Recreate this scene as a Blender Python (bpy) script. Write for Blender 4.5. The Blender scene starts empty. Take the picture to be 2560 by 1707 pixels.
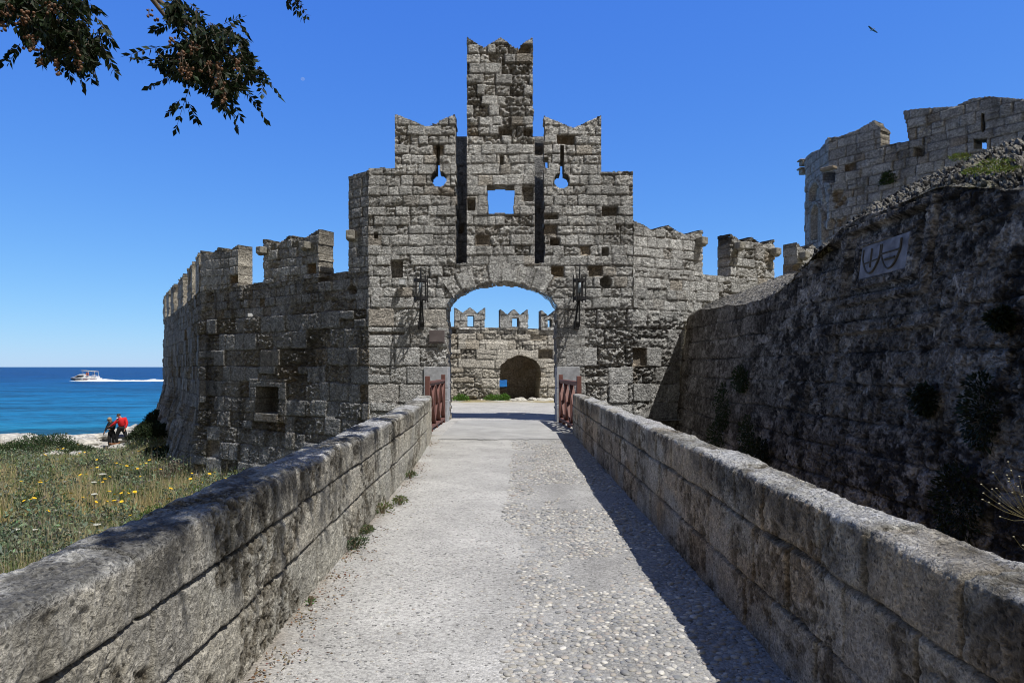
import bpy, bmesh, math, random
import numpy as np
from mathutils import Vector, Matrix, Euler

# ------------------------------------------------------------------ camera, sky, sun, exposure
scene = bpy.context.scene
COL = scene.collection
F = 1706.7            # focal length in pixels of the 2560 px wide photograph
CAMZ = 1.6
cam_data = bpy.data.cameras.new("camera")
cam = bpy.data.objects.new("camera", cam_data)
COL.objects.link(cam)
cam.location = (0, 0, CAMZ)
cam.rotation_euler = (math.radians(90), 0, 0)
cam_data.sensor_width = 36.0
cam_data.lens = 36.0 * F / 2560.0
cam_data.shift_y = (917.0 - 853.5) / 2560.0
cam_data.clip_start = 0.05
cam_data.clip_end = 60000
scene.camera = cam

SUN_DIR = Vector((-0.43, 0.325, -1.0)).normalized()      # the way the light travels
SUN_EL = math.asin(-SUN_DIR.z)
SUN_ROT = math.atan2(-SUN_DIR.x, -SUN_DIR.y)
world = bpy.data.worlds.new("World")
scene.world = world
world.use_nodes = True
wn = world.node_tree.nodes
wl = world.node_tree.links
for n in list(wn):
    wn.remove(n)
w_out = wn.new("ShaderNodeOutputWorld")
w_bg = wn.new("ShaderNodeBackground")
w_sky = wn.new("ShaderNodeTexSky")
w_sky.sky_type = 'NISHITA'
w_sky.sun_disc = False
w_sky.sun_elevation = SUN_EL
w_sky.sun_rotation = SUN_ROT
w_sky.altitude = 0
w_sky.air_density = 1.0
w_sky.dust_density = 0.1
w_sky.ozone_density = 3.0
# clear, saturated Mediterranean blue: each channel of the sky gets its own contrast and gain
w_sep = wn.new("ShaderNodeSeparateColor"); w_com = wn.new("ShaderNodeCombineColor")
wl.new(w_sky.outputs[0], w_sep.inputs[0])
SKY_POW = (1.0, 0.80, 0.32)
SKY_GAIN = (0.49, 1.10, 4.35)
for ch in range(3):
    pw = wn.new("ShaderNodeMath"); pw.operation = 'POWER'; pw.inputs[1].default_value = SKY_POW[ch]
    gn_ = wn.new("ShaderNodeMath"); gn_.operation = 'MULTIPLY'; gn_.inputs[1].default_value = SKY_GAIN[ch]
    wl.new(w_sep.outputs[ch], pw.inputs[0]); wl.new(pw.outputs[0], gn_.inputs[0]); wl.new(gn_.outputs[0], w_com.inputs[ch])
# sky overhead and behind the camera paled, to cut blue fill on shaded faces
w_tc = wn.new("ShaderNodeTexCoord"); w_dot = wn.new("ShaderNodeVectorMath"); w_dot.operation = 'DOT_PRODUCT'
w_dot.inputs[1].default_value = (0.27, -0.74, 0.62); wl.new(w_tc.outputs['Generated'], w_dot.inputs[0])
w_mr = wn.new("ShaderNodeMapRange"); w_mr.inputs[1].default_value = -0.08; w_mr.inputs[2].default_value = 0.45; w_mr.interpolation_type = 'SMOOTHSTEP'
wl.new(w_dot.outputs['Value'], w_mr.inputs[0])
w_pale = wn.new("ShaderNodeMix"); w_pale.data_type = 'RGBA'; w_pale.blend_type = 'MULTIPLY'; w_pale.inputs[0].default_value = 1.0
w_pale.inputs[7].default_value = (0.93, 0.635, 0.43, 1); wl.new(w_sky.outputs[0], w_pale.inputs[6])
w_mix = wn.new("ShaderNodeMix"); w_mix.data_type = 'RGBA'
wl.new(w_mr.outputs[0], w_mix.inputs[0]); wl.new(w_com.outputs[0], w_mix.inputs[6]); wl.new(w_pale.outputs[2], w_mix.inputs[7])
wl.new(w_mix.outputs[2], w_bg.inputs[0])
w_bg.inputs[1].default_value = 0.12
wl.new(w_bg.outputs[0], w_out.inputs[0])

sun_data = bpy.data.lights.new("sun", 'SUN')
sun_data.energy = 5.0
sun_data.angle = math.radians(0.5)
sun_data.color = (1.0, 0.965, 0.91)
sun = bpy.data.objects.new("sun", sun_data)
COL.objects.link(sun)
sun.rotation_euler = SUN_DIR.to_track_quat('-Z', 'Y').to_euler()
sun.location = (10, -10, 30)

scene.view_settings.view_transform = 'Standard'
scene.view_settings.look = 'None'
scene.view_settings.exposure = 0.0
scene.view_settings.gamma = 1.0
scene.cycles.max_bounces = 6
scene.cycles.diffuse_bounces = 3
scene.cycles.glossy_bounces = 2
scene.cycles.transparent_max_bounces = 6
scene.cycles.use_denoising = True
scene.cycles.pixel_filter_type = 'BLACKMAN_HARRIS'
scene.cycles.filter_width = 1.0

# ------------------------------------------------------------------ helpers
def unp(px, py, D):
    return ((px - 1280.0) / F * D, D, CAMZ + (917.0 - py) / F * D)

def proj(P):
    D = np.maximum(P[..., 1], 0.05)
    return 1280.0 + P[..., 0] / D * F, 917.0 - (P[..., 2] - CAMZ) / D * F

def vnoise(x, y, seed=0):
    rng = np.random.RandomState(seed + 11)
    T = rng.rand(256, 256).astype(np.float32)
    xi = np.floor(x).astype(np.int64)
    yi = np.floor(y).astype(np.int64)
    fx = x - xi
    fy = y - yi
    fx = fx * fx * fx * (fx * (fx * 6 - 15) + 10)
    fy = fy * fy * fy * (fy * (fy * 6 - 15) + 10)
    a = T[xi & 255, yi & 255]; b = T[(xi + 1) & 255, yi & 255]
    c = T[xi & 255, (yi + 1) & 255]; d = T[(xi + 1) & 255, (yi + 1) & 255]
    return (a * (1 - fx) + b * fx) * (1 - fy) + (c * (1 - fx) + d * fx) * fy

def fbm(x, y, octs=4, seed=0, gain=0.5):
    s = 0; amp = 1.0; tot = 0
    for o in range(octs):
        s = s + amp * vnoise(x * 2 ** o + 17.3 * o, y * 2 ** o + 5.1 * o, seed + o * 7)
        tot += amp; amp *= gain
    return s / tot

def sstep(a, b, x):
    t = np.clip((x - a) / (b - a), 0, 1)
    return t * t * (3 - 2 * t)

def inpoly(px, py, poly):
    inside = np.zeros(px.shape, bool)
    n = len(poly)
    for i in range(n):
        x1, y1 = poly[i]; x2, y2 = poly[(i + 1) % n]
        if y1 == y2:
            continue
        cond = (y1 > py) != (y2 > py)
        xi = (x2 - x1) * (py - y1) / (y2 - y1) + x1
        inside ^= cond & (px < xi)
    return inside

def raw_mesh(name, V, Fq, mats, parent=None, colors=None, smooth=True, origin=None, tri=False):
    """V (n,3) world, Fq (m,4) or (m,3) ints -> linked mesh object"""
    V = np.asarray(V, dtype=np.float32)
    Fq = np.asarray(Fq, dtype=np.int32)
    k = Fq.shape[1]
    used = np.unique(Fq)
    remap = np.full(len(V), -1, np.int32)
    remap[used] = np.arange(len(used))
    V = V[used]; Fq = remap[Fq]
    if origin is None:
        if parent is not None:
            origin = np.array(parent.location)
        else:
            origin = np.array([(V[:, 0].min() + V[:, 0].max()) / 2, (V[:, 1].min() + V[:, 1].max()) / 2, V[:, 2].min()])
    Vl = V - np.asarray(origin, dtype=np.float32)
    me = bpy.data.meshes.new(name)
    me.vertices.add(len(Vl)); me.vertices.foreach_set("co", Vl.ravel())
    me.loops.add(Fq.size); me.loops.foreach_set("vertex_index", Fq.ravel())
    me.polygons.add(len(Fq))
    me.polygons.foreach_set("loop_start", np.arange(0, Fq.size, k, dtype=np.int32))
    try:
        me.polygons.foreach_set("loop_total", np.full(len(Fq), k, dtype=np.int32))
    except Exception:
        pass
    me.polygons.foreach_set("use_smooth", np.full(len(Fq), smooth, dtype=bool))
    me.update(calc_edges=True)
    if colors is not None:
        at = me.color_attributes.new("Col", 'FLOAT_COLOR', 'POINT')
        c = np.ones((len(used), 4), np.float32); c[:, :3] = np.asarray(colors)[used]
        at.data.foreach_set("color", c.ravel())
    for m in (mats if isinstance(mats, (list, tuple)) else [mats]):
        me.materials.append(m)
    o = bpy.data.objects.new(name, me)
    COL.objects.link(o)
    if parent is not None:
        o.parent = parent
        o.location = (0, 0, 0)
    else:
        o.location = origin
    return o

def tag(o, label=None, cat=None, group=None, kind=None):
    if label: o['label'] = label
    if cat: o['category'] = cat
    if group: o['group'] = group
    if kind: o['kind'] = kind
    return o

def empty(name, loc, label, cat, group=None, rz=0):
    o = bpy.data.objects.new(name, None)
    COL.objects.link(o)
    o.location = loc; o.rotation_euler = (0, 0, rz)
    o.empty_display_size = 0.2
    return tag(o, label, cat, group)

def copy_tree(o, parent=None):
    c = o.copy(); COL.objects.link(c); c.parent = parent
    for ch in list(o.children):
        copy_tree(ch, c)
    return c

class MB:
    """collects solids into one mesh (local coordinates)"""
    def __init__(s):
        s.V = []; s.Fc = []
    def add(s, vs, fs):
        b = len(s.V); s.V += [tuple(v) for v in vs]; s.Fc += [tuple(b + i for i in f) for f in fs]
    def box(s, c, size, rot=None):
        M = Matrix.Identity(3) if rot is None else rot
        vs = []
        for dx in (-.5, .5):
            for dy in (-.5, .5):
                for dz in (-.5, .5):
                    vs.append(Vector(c) + M @ Vector((dx * size[0], dy * size[1], dz * size[2])))
        s.add(vs, [(0, 1, 3, 2), (4, 6, 7, 5), (0, 4, 5, 1), (2, 3, 7, 6), (0, 2, 6, 4), (1, 5, 7, 3)])
    def beam(s, a, b, w, h, up=(0, 0, 1)):
        a = Vector(a); b = Vector(b); d = (b - a)
        L = d.length; d.normalize()
        u = Vector(up); r = d.cross(u).normalized(); u = r.cross(d).normalized()
        M = Matrix((r, d, u)).transposed()
        s.box((a + b) / 2, (w, L, h), M)
    def tube(s, pts, rads, n=8, caps=True):
        pts = [Vector(p) for p in pts]
        if not hasattr(rads, '__len__'): rads = [rads] * len(pts)
        rings = []
        prev = None
        for i, p in enumerate(pts):
            if i == 0: d = pts[1] - p
            elif i == len(pts) - 1: d = p - pts[i - 1]
            else: d = pts[i + 1] - pts[i - 1]
            d.normalize()
            if prev is None:
                a = Vector((0, 0, 1)) if abs(d.z) < .9 else Vector((1, 0, 0))
                u = d.cross(a).normalized()
            else:
                u = (prev - d * prev.dot(d)).normalized()
            prev = u
            v = d.cross(u)
            rings.append([p + (u * math.cos(2 * math.pi * k / n) + v * math.sin(2 * math.pi * k / n)) * rads[i] for k in range(n)])
        vs = [v for r in rings for v in r]
        fs = []
        for i in range(len(pts) - 1):
            for k in range(n):
                fs.append((i * n + k, i * n + (k + 1) % n, (i + 1) * n + (k + 1) % n, (i + 1) * n + k))
        if caps:
            fs.append(tuple(range(n - 1, -1, -1))); fs.append(tuple((len(pts) - 1) * n + k for k in range(n)))
        s.add(vs, fs)
    def ball(s, c, r, seg=8, rings=6, sc=(1, 1, 1)):
        vs = []; fs = []
        c = Vector(c)
        vs.append(c + Vector((0, 0, r * sc[2])))
        for i in range(1, rings):
            t = math.pi * i / rings
            for k in range(seg):
                p = 2 * math.pi * k / seg
                vs.append(c + Vector((r * sc[0] * math.sin(t) * math.cos(p), r * sc[1] * math.sin(t) * math.sin(p), r * sc[2] * math.cos(t))))
        vs.append(c - Vector((0, 0, r * sc[2])))
        for k in range(seg):
            fs.append((0, 1 + k, 1 + (k + 1) % seg))
            fs.append((len(vs) - 1, 1 + (rings - 2) * seg + (k + 1) % seg, 1 + (rings - 2) * seg + k))
        for i in range(rings - 2):
            for k in range(seg):
                fs.append((1 + i * seg + k, 1 + (i + 1) * seg + k, 1 + (i + 1) * seg + (k + 1) % seg, 1 + i * seg + (k + 1) % seg))
        s.add(vs, fs)
    def build(s, name, mat, parent=None, loc=None, smooth=False, bevel=0):
        me = bpy.data.meshes.new(name)
        me.from_pydata([tuple(v) for v in s.V], [], s.Fc)
        me.update()
        bm = bmesh.new(); bm.from_mesh(me); bmesh.ops.recalc_face_normals(bm, faces=bm.faces)
        if bevel:
            bmesh.ops.bevel(bm, geom=[e for e in bm.edges if e.calc_face_angle(0) > .5], offset=bevel, segments=1, affect='EDGES')
        if smooth:
            for f in bm.faces: f.smooth = True
        bm.to_mesh(me); bm.free()
        me.materials.append(mat)
        o = bpy.data.objects.new(name, me); COL.objects.link(o)
        if parent is not None: o.parent = parent
        if loc is not None: o.location = loc
        return o

# ------------------------------------------------------------------ materials
def new_mat(name):
    m = bpy.data.materials.new(name); m.use_nodes = True
    nt = m.node_tree
    for n in list(nt.nodes): nt.nodes.remove(n)
    out = nt.nodes.new("ShaderNodeOutputMaterial"); b = nt.nodes.new("ShaderNodeBsdfPrincipled")
    nt.links.new(b.outputs[0], out.inputs[0])
    return m, nt, b

def plain(name, col, rough=0.6, metal=0.0, var=0.15, scale=12.0, bump=0.0, spec=0.4):
    m, nt, b = new_mat(name)
    N = nt.nodes; L = nt.links
    tc = N.new("ShaderNodeTexCoord"); no = N.new("ShaderNodeTexNoise")
    no.inputs['Scale'].default_value = scale; no.inputs['Detail'].default_value = 6
    L.new(tc.outputs['Object'], no.inputs['Vector'])
    cr = N.new("ShaderNodeValToRGB")
    cr.color_ramp.elements[0].position = 0.3; cr.color_ramp.elements[1].position = 0.7
    cr.color_ramp.elements[0].color = (*[c * (1 - var) for c in col], 1)
    cr.color_ramp.elements[1].color = (*[min(1, c * (1 + var)) for c in col], 1)
    L.new(no.outputs[0], cr.inputs[0]); L.new(cr.outputs[0], b.inputs['Base Color'])
    b.inputs['Roughness'].default_value = rough; b.inputs['Metallic'].default_value = metal
    b.inputs['Specular IOR Level'].default_value = spec
    if bump:
        bp = N.new("ShaderNodeBump"); bp.inputs['Strength'].default_value = bump; bp.inputs['Distance'].default_value = 0.02
        L.new(no.outputs[0], bp.inputs['Height']); L.new(bp.outputs[0], b.inputs['Normal'])
    return m

def attr_mat(name, rough=0.9, n1=9.0, n2=45.0, amp=0.35, bump=0.6, bdist=0.02, pits=22.0, pitamt=0.5, spec=0.15, pitcol=0.5, worm=0.0, wsc=9.0):
    """albedo from the mesh's own colour layer, broken up by noise; pitted bump"""
    m, nt, b = new_mat(name)
    N = nt.nodes; L = nt.links
    at = N.new("ShaderNodeAttribute"); at.attribute_name = "Col"
    tc = N.new("ShaderNodeTexCoord")
    a = N.new("ShaderNodeTexNoise"); a.inputs['Scale'].default_value = n1; a.inputs['Detail'].default_value = 8; a.inputs['Roughness'].default_value = 0.7
    c = N.new("ShaderNodeTexNoise"); c.inputs['Scale'].default_value = n2; c.inputs['Detail'].default_value = 5; c.inputs['Roughness'].default_value = 0.7
    L.new(tc.outputs['Object'], a.inputs['Vector']); L.new(tc.outputs['Object'], c.inputs['Vector'])
    v = N.new("ShaderNodeTexVoronoi"); v.inputs['Scale'].default_value = pits
    wv = N.new("ShaderNodeMix"); wv.data_type = 'VECTOR'; wv.inputs[0].default_value = 0.06
    L.new(tc.outputs['Object'], wv.inputs[4]); L.new(a.outputs['Color'], wv.inputs[5])
    L.new(wv.outputs[1], v.inputs['Vector'])
    pr = N.new("ShaderNodeMapRange"); pr.inputs[1].default_value = 0.12; pr.inputs[2].default_value = 0.42
    L.new(v.outputs['Distance'], pr.inputs[0])            # 0 in a pit
    gate = N.new("ShaderNodeMapRange"); gate.inputs[1].default_value = 0.45; gate.inputs[2].default_value = 0.6
    L.new(a.outputs[0], gate.inputs[0])                    # pits only in patches
    pg = N.new("ShaderNodeMath"); pg.operation = 'MAXIMUM'
    L.new(pr.outputs[0], pg.inputs[0])
    inv = N.new("ShaderNodeMath"); inv.operation = 'SUBTRACT'; inv.inputs[0].default_value = 1.0
    L.new(gate.outputs[0], inv.inputs[1]); L.new(inv.outputs[0], pg.inputs[1])
    s = N.new("ShaderNodeMath"); s.operation = 'ADD'
    L.new(a.outputs[0], s.inputs[0]); L.new(c.outputs[0], s.inputs[1])
    mr = N.new("ShaderNodeMapRange"); mr.inputs[1].default_value = 0.7; mr.inputs[2].default_value = 1.3
    mr.inputs[3].default_value = 1 - amp; mr.inputs[4].default_value = 1 + amp
    L.new(s.outputs[0], mr.inputs[0])
    pm = N.new("ShaderNodeMapRange"); pm.inputs[3].default_value = pitcol; pm.inputs[4].default_value = 1.0
    L.new(pg.outputs[0], pm.inputs[0])
    mm = N.new("ShaderNodeMath"); mm.operation = 'MULTIPLY'
    L.new(mr.outputs[0], mm.inputs[0]); L.new(pm.outputs[0], mm.inputs[1])
    vm = N.new("ShaderNodeVectorMath"); vm.operation = 'SCALE'
    L.new(at.outputs['Color'], vm.inputs[0]); L.new(mm.outputs[0], vm.inputs['Scale'])
    L.new(vm.outputs[0], b.inputs['Base Color'])
    if worm:
        # winding hollows of wind-eroded sandstone, their shading also darkened into the colour
        wm = N.new("ShaderNodeTexNoise"); wm.inputs['Scale'].default_value = wsc; wm.inputs['Detail'].default_value = 3; wm.inputs['Distortion'].default_value = 1.6
        wmp = N.new("ShaderNodeMapping"); wmp.inputs['Scale'].default_value = (1, 1, 1.4); L.new(tc.outputs['Object'], wmp.inputs[0]); L.new(wmp.outputs[0], wm.inputs['Vector'])
        wr = N.new("ShaderNodeMapRange"); wr.inputs[1].default_value = .40; wr.inputs[2].default_value = .56; wr.interpolation_type = 'SMOOTHSTEP'; L.new(wm.outputs[0], wr.inputs[0])
        wc = N.new("ShaderNodeMapRange"); wc.inputs[3].default_value = 1 - worm * .55; wc.inputs[4].default_value = 1.12; L.new(wr.outputs[0], wc.inputs[0])
        m4 = N.new("ShaderNodeMath"); m4.operation = 'MULTIPLY'; L.new(mm.outputs[0], m4.inputs[0]); L.new(wc.outputs[0], m4.inputs[1]); L.new(m4.outputs[0], vm.inputs['Scale'])
    b.inputs['Roughness'].default_value = rough; b.inputs['Specular IOR Level'].default_value = spec
    h = N.new("ShaderNodeMath"); h.operation = 'MULTIPLY_ADD'; h.inputs[1].default_value = pitamt
    L.new(pg.outputs[0], h.inputs[0]); L.new(s.outputs[0], h.inputs[2])
    if worm:
        h2 = N.new("ShaderNodeMath"); h2.operation = 'MULTIPLY_ADD'; h2.inputs[1].default_value = worm * 1.3
        L.new(wr.outputs[0], h2.inputs[0]); L.new(h.outputs[0], h2.inputs[2]); h = h2
    bp = N.new("ShaderNodeBump"); bp.inputs['Strength'].default_value = bump; bp.inputs['Distance'].default_value = bdist
    L.new(h.outputs[0], bp.inputs['Height']); L.new(bp.outputs[0], b.inputs['Normal'])
    return m

M_STONE = attr_mat("weathered_stone", n1=13, n2=42, amp=0.6, bump=1.0, bdist=0.04, pits=15, pitcol=.5, worm=.6)
M_SMALL = attr_mat("tower_stone", n1=11, n2=36, amp=0.5, bump=1.0, bdist=0.035, pits=13, pitcol=.5, worm=.5, wsc=10)
M_PARA = attr_mat("parapet_stone", n1=14, n2=75, amp=0.7, bump=1.0, bdist=0.022, pits=48, pitcol=0.28, worm=.18, wsc=30)
M_GLAC = attr_mat("lichened_stone", n1=8, n2=34, amp=0.75, bump=1.0, bdist=0.04, pits=13, pitcol=0.2, worm=.6, wsc=7)

def leaf_mat(name, rough=0.6, trans=0.25):
    m, nt, b = new_mat(name)
    at = nt.nodes.new("ShaderNodeAttribute"); at.attribute_name = "Col"
    nt.links.new(at.outputs['Color'], b.inputs['Base Color'])
    b.inputs['Roughness'].default_value = rough; b.inputs['Specular IOR Level'].default_value = 0.25
    tr = nt.nodes.new("ShaderNodeBsdfTranslucent"); mx = nt.nodes.new("ShaderNodeMixShader"); mx.inputs[0].default_value = trans
    nt.links.new(at.outputs['Color'], tr.inputs[0])
    out = [n for n in nt.nodes if n.type == 'OUTPUT_MATERIAL'][0]
    nt.links.new(b.outputs[0], mx.inputs[1]); nt.links.new(tr.outputs[0], mx.inputs[2]); nt.links.new(mx.outputs[0], out.inputs[0])
    return m
M_LEAF = leaf_mat("leaf")
M_GRASS = leaf_mat("grass_blade", 0.7, 0.3)

# ------------------------------------------------------------------ masonry: a real relief of courses, joints, eroded and missing blocks
GREY = np.array([[.335, .335, .330], [.655, .655, .640]])
WARM = np.array([.33, .25, .155])
DARK = np.array([.045, .043, .040])
JOINT = np.array([.085, .074, .06])
RT = np.random.RandomState(5).rand(8192, 8).astype(np.float32)

def layout(U, V, courses, lens, seed, split=0.12):
    courses = np.asarray(courses, float)
    ci = np.clip(np.searchsorted(courses, V) - 1, 0, len(courses) - 2)
    bid = np.zeros(U.shape, np.int64); du = np.full(U.shape, 9.0)
    ub = np.zeros(U.shape); ubw = np.ones(U.shape)
    for c in np.unique(ci):
        rg = np.random.RandomState(seed * 131 + int(c))
        lo, hi = lens(c) if callable(lens) else lens
        js = np.cumsum(rg.uniform(lo, hi, 400)) - 40.0 * (lo + hi) / 2 - 8
        m = ci == c
        k = np.clip(np.searchsorted(js, U[m]) - 1, 0, len(js) - 2)
        bid[m] = c * 401 + k
        du[m] = np.minimum(U[m] - js[k], js[k + 1] - U[m])
        ubw[m] = js[k + 1] - js[k]; ub[m] = (U[m] - js[k]) / ubw[m]
    v0 = courses[ci]; v1 = courses[ci + 1]
    vb = (V - v0) / (v1 - v0)
    dv = np.minimum(V - v0, v1 - V)
    R = RT[(bid * 7 + seed * 13) % 8192]
    sp = (R[..., 7] < split) & ((v1 - v0) > 0.4)
    dv = np.where(sp, np.minimum(dv, np.abs(vb - .5) * (v1 - v0)), dv)
    bid = np.where(sp & (vb > .5), bid + 200001, bid)
    return bid, np.minimum(du, dv), ub, vb, du, dv

LAST = {}
def relief(U, V, courses, lens, seed, er=.03, off=.012, joint=.02, jw=.012, wob=.012, miss=.01, erode_fn=None, warm=.12, tone=(0.0, 1.0), split=.12, stain=.35, stain_fn=None, course_warp=.10, zone=1.0):
    wx = (fbm(U * 3.1, V * 3.1, 3, seed + 1) - .5) * wob * 4
    wy = (fbm(U * 2.3 + 9, V * 3.1, 3, seed + 2) - .5) * wob * 4
    wy = wy + (fbm(U * .45, V * .3, 2, seed + 21) - .5) * course_warp
    bid, d, ub, vb, du, dv = layout(U + wx, V + wy, courses, lens, seed, split)
    R = RT[(bid * 31 + seed * 17) % 8192]
    h = (R[..., 0] - .5) * 2 * off
    h = h + (ub - .5) * (R[..., 1] - .5) * off * 1.2 + (vb - .5) * (R[..., 2] - .5) * off * .8
    E = np.clip(R[..., 3] * 1.6 - .45, 0, 1) * er
    E = E * (1 + zone * (1.5 * sstep(.42, .68, fbm(U * .55, V * .55, 3, seed + 22)) - .5))
    if erode_fn is not None: E = E * erode_fn(U, V)
    n = fbm(U * 9, V * 14, 4, seed + 3, .6)
    n2 = fbm(U * 20 + 3, V * 26, 3, seed + 4, .6)
    cav = sstep(.46, .58, n) * .6 + sstep(.5, .62, n2) * .6
    edge = np.exp(-(d / .05) ** 2)
    h = h - E * (cav + .4 * edge)
    n3 = fbm(U * 34, V * 34, 2, seed + 5)
    h = h + (n2 - .5) * .016 + (n3 - .5) * .012 * (.3 + R[..., 3])
    js = joint * (0.35 + 1.1 * vnoise(U * 2.2, V * 2.2, seed + 6))
    jm = np.exp(-(d / (jw * (.7 + .8 * vnoise(U * 3, V * 3, seed + 8)))) ** 2)
    h = h - js * jm
    LAST['jm'] = jm
    ms = R[..., 4] < miss
    mdepth = np.where(ms, .10 + .16 * R[..., 5], 0) * sstep(0.0, .05, d)
    h = h - mdepth
    # colour
    t = np.clip(tone[0] + (tone[1] - tone[0]) * (.12 + .72 * R[..., 6] + .5 * (fbm(U * 1.1, V * 1.1, 3, seed + 9) - .5)), 0, 1)[..., None]
    C = GREY[0] * (1 - t) + GREY[1] * t
    wv = np.clip(sstep(1 - warm, 1, R[..., 5]) * .45 + np.clip((cav * E / .05), 0, 1) * .38 * vnoise(U * .8, V * .8, seed + 12) + np.where(ms, .65, 0), 0, .85)[..., None]
    C = C * (1 - wv) + WARM * (.75 + .35 * t) * wv
    st = sstep(.56, .78, fbm(U * 2.2, V * .55, 4, seed + 14)) * stain + sstep(.6, .75, fbm(U * 6, V * 6, 3, seed + 15)) * stain * .6
    if stain_fn is not None: st = st + stain_fn(U, V)
    st = np.clip(st, 0, .85)[..., None]
    C = C * (1 - st) + DARK * st
    jc = (jm * .65)[..., None]
    C = C * (1 - jc) + JOINT * jc
    return h, C, bid

def solid(name, mat, parent, us, vs, posfn, nrmfn, maskfn, hC, thick, rim=4, back=False, jit=.03, top_drop=None, origin=None):
    U, V = np.meshgrid(us, vs, indexing='ij')
    P0 = posfn(U, V); Nn = nrmfn(U, V)
    h, C, bid = hC(U, V)
    P = P0 + Nn * h[..., None]
    nu, nv = U.shape
    Uc = (U[:-1, :-1] + U[1:, 1:]) / 2; Vc = (V[:-1, :-1] + V[1:, 1:]) / 2
    Pc = (P0[:-1, :-1] + P0[1:, 1:]) / 2
    M = maskfn(Uc, Vc, Pc) if maskfn is not None else np.ones(Uc.shape, bool)
    idx = np.arange(nu * nv).reshape(nu, nv)
    ii, jj = np.nonzero(M)
    Fq = [np.stack([idx[ii, jj], idx[ii + 1, jj], idx[ii + 1, jj + 1], idx[ii, jj + 1]], 1)]
    VV = [P.reshape(-1, 3)]; CC = [C.reshape(-1, 3)]
    base = nu * nv
    if thick:
        TH = thick(U, V) if callable(thick) else np.full(U.shape, thick)
        PB = P0 - Nn * TH[..., None]
        Mp = np.zeros((nu + 1, nv + 1), bool); Mp[1:-1, 1:-1] = M      # cell (i,j) at Mp[i+1,j+1]
        segs = []
        # edges along v (between cells i-1 and i)
        a = Mp[:-1, 1:-1] != Mp[1:, 1:-1]       # shape (nu, nv-1)
        i1, j1 = np.nonzero(a); segs.append((i1, j1, i1, j1 + 1, 0))
        b = Mp[1:-1, :-1] != Mp[1:-1, 1:]       # shape (nu-1, nv)
        i2, j2 = np.nonzero(b)
        keep = ~((j2 == 0))                     # no need of the underside
        i2 = i2[keep]; j2 = j2[keep]
        segs.append((i2, j2, i2 + 1, j2, 1))
        ks = np.linspace(0, 1, rim + 1)
        for (ia, ja, ib, jb, ty) in segs:
            if len(ia) == 0: continue
            blk = []; colb = []
            for k in ks:
                row = []; rc = []
                for (i_, j_) in ((ia, ja), (ib, jb)):
                    p = P[i_, j_] * (1 - k) + PB[i_, j_] * k
                    w = math.sin(math.pi * k) if 0 < k < 1 else 0
                    q = (vnoise(p[:, 0] * 9 + p[:, 1] * 7, p[:, 2] * 9 + p[:, 1] * 5, 77) - .5) * 2 * jit * w
                    if ty == 0:
                        tv = np.stack([-Nn[i_, j_][:, 1], Nn[i_, j_][:, 0], np.zeros(len(i_))], 1)
                        p = p + tv * q[:, None]
                    else:
                        p = p.copy(); p[:, 2] += q
                    kb = np.floor(k * TH[i_, j_] / .38 + RT[(bid[i_, j_] * 3) % 8192][:, 0]).astype(int)
                    f = .8 + .4 * RT[(bid[i_, j_] * 5 + kb * 77) % 8192][:, 1]
                    row.append(p); rc.append(C[i_, j_] * f[:, None] * np.array([.86, .80, .70]))  # reveal faces darkened and warmed in colour, against the bluish skylight on them
                blk.append(np.stack(row, 1)); colb.append(np.stack(rc, 1))   # (n,2,3)
            blk = np.stack(blk, 1); colb = np.stack(colb, 1)                  # (n,rim+1,2,3)
            n = len(ia); K = rim + 1
            id0 = base + np.arange(n * K * 2).reshape(n, K, 2)
            VV.append(blk.reshape(-1, 3)); CC.append(colb.reshape(-1, 3))
            base += n * K * 2
            q = np.stack([id0[:, :-1, 0], id0[:, :-1, 1], id0[:, 1:, 1], id0[:, 1:, 0]], -1).reshape(-1, 4)
            Fq.append(q)
        if back:
            VV.append(PB.reshape(-1, 3)); CC.append(C.reshape(-1, 3))
            Fq.append(np.stack([base + idx[ii, jj], base + idx[ii, jj + 1], base + idx[ii + 1, jj + 1], base + idx[ii + 1, jj]], 1))
            base += nu * nv
    return raw_mesh(name, np.concatenate(VV), np.concatenate(Fq), mat, parent, np.concatenate(CC), True, origin)

class Path:
    """a wall's line in plan; u runs along it, outward normal is on the camera's side"""
    def __init__(s, pts):
        s.p = np.array(pts, float)
        d = np.linalg.norm(np.diff(s.p, axis=0), axis=1)
        s.u = np.concatenate([[0], np.cumsum(d)]); s.L = s.u[-1]
        t = np.diff(s.p, axis=0) / d[:, None]
        n = np.stack([t[:, 1], -t[:, 0]], 1)
        mid = (s.p[:-1] + s.p[1:]) / 2
        flip = (n * -mid).sum(1) < 0
        if flip.sum() > len(flip) / 2: n = -n
        vn = np.zeros_like(s.p); vn[:-1] += n; vn[1:] += n
        vn /= np.linalg.norm(vn, axis=1)[:, None]
        s.n = vn; s.sn = n
    def pos(s, U, V):
        return np.stack([np.interp(U, s.u, s.p[:, 0]), np.interp(U, s.u, s.p[:, 1]), V], -1)
    def nrm(s, U, V):
        k = np.clip(np.searchsorted(s.u, U) - 1, 0, len(s.sn) - 1)
        n = s.sn[k]
        # round the corners a little
        a = np.interp(U, s.u, s.n[:, 0]); b = np.interp(U, s.u, s.n[:, 1])
        dist = np.min(np.abs(U[..., None] - s.u[1:-1]), -1) if len(s.u) > 2 else np.full(U.shape, 9.)
        w = np.clip(1 - dist / .15, 0, 1)
        x = n[..., 0] * (1 - w) + a * w; y = n[..., 1] * (1 - w) + b * w
        l = np.hypot(x, y)
        return np.stack([x / l, y / l, np.zeros(U.shape)], -1)

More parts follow.
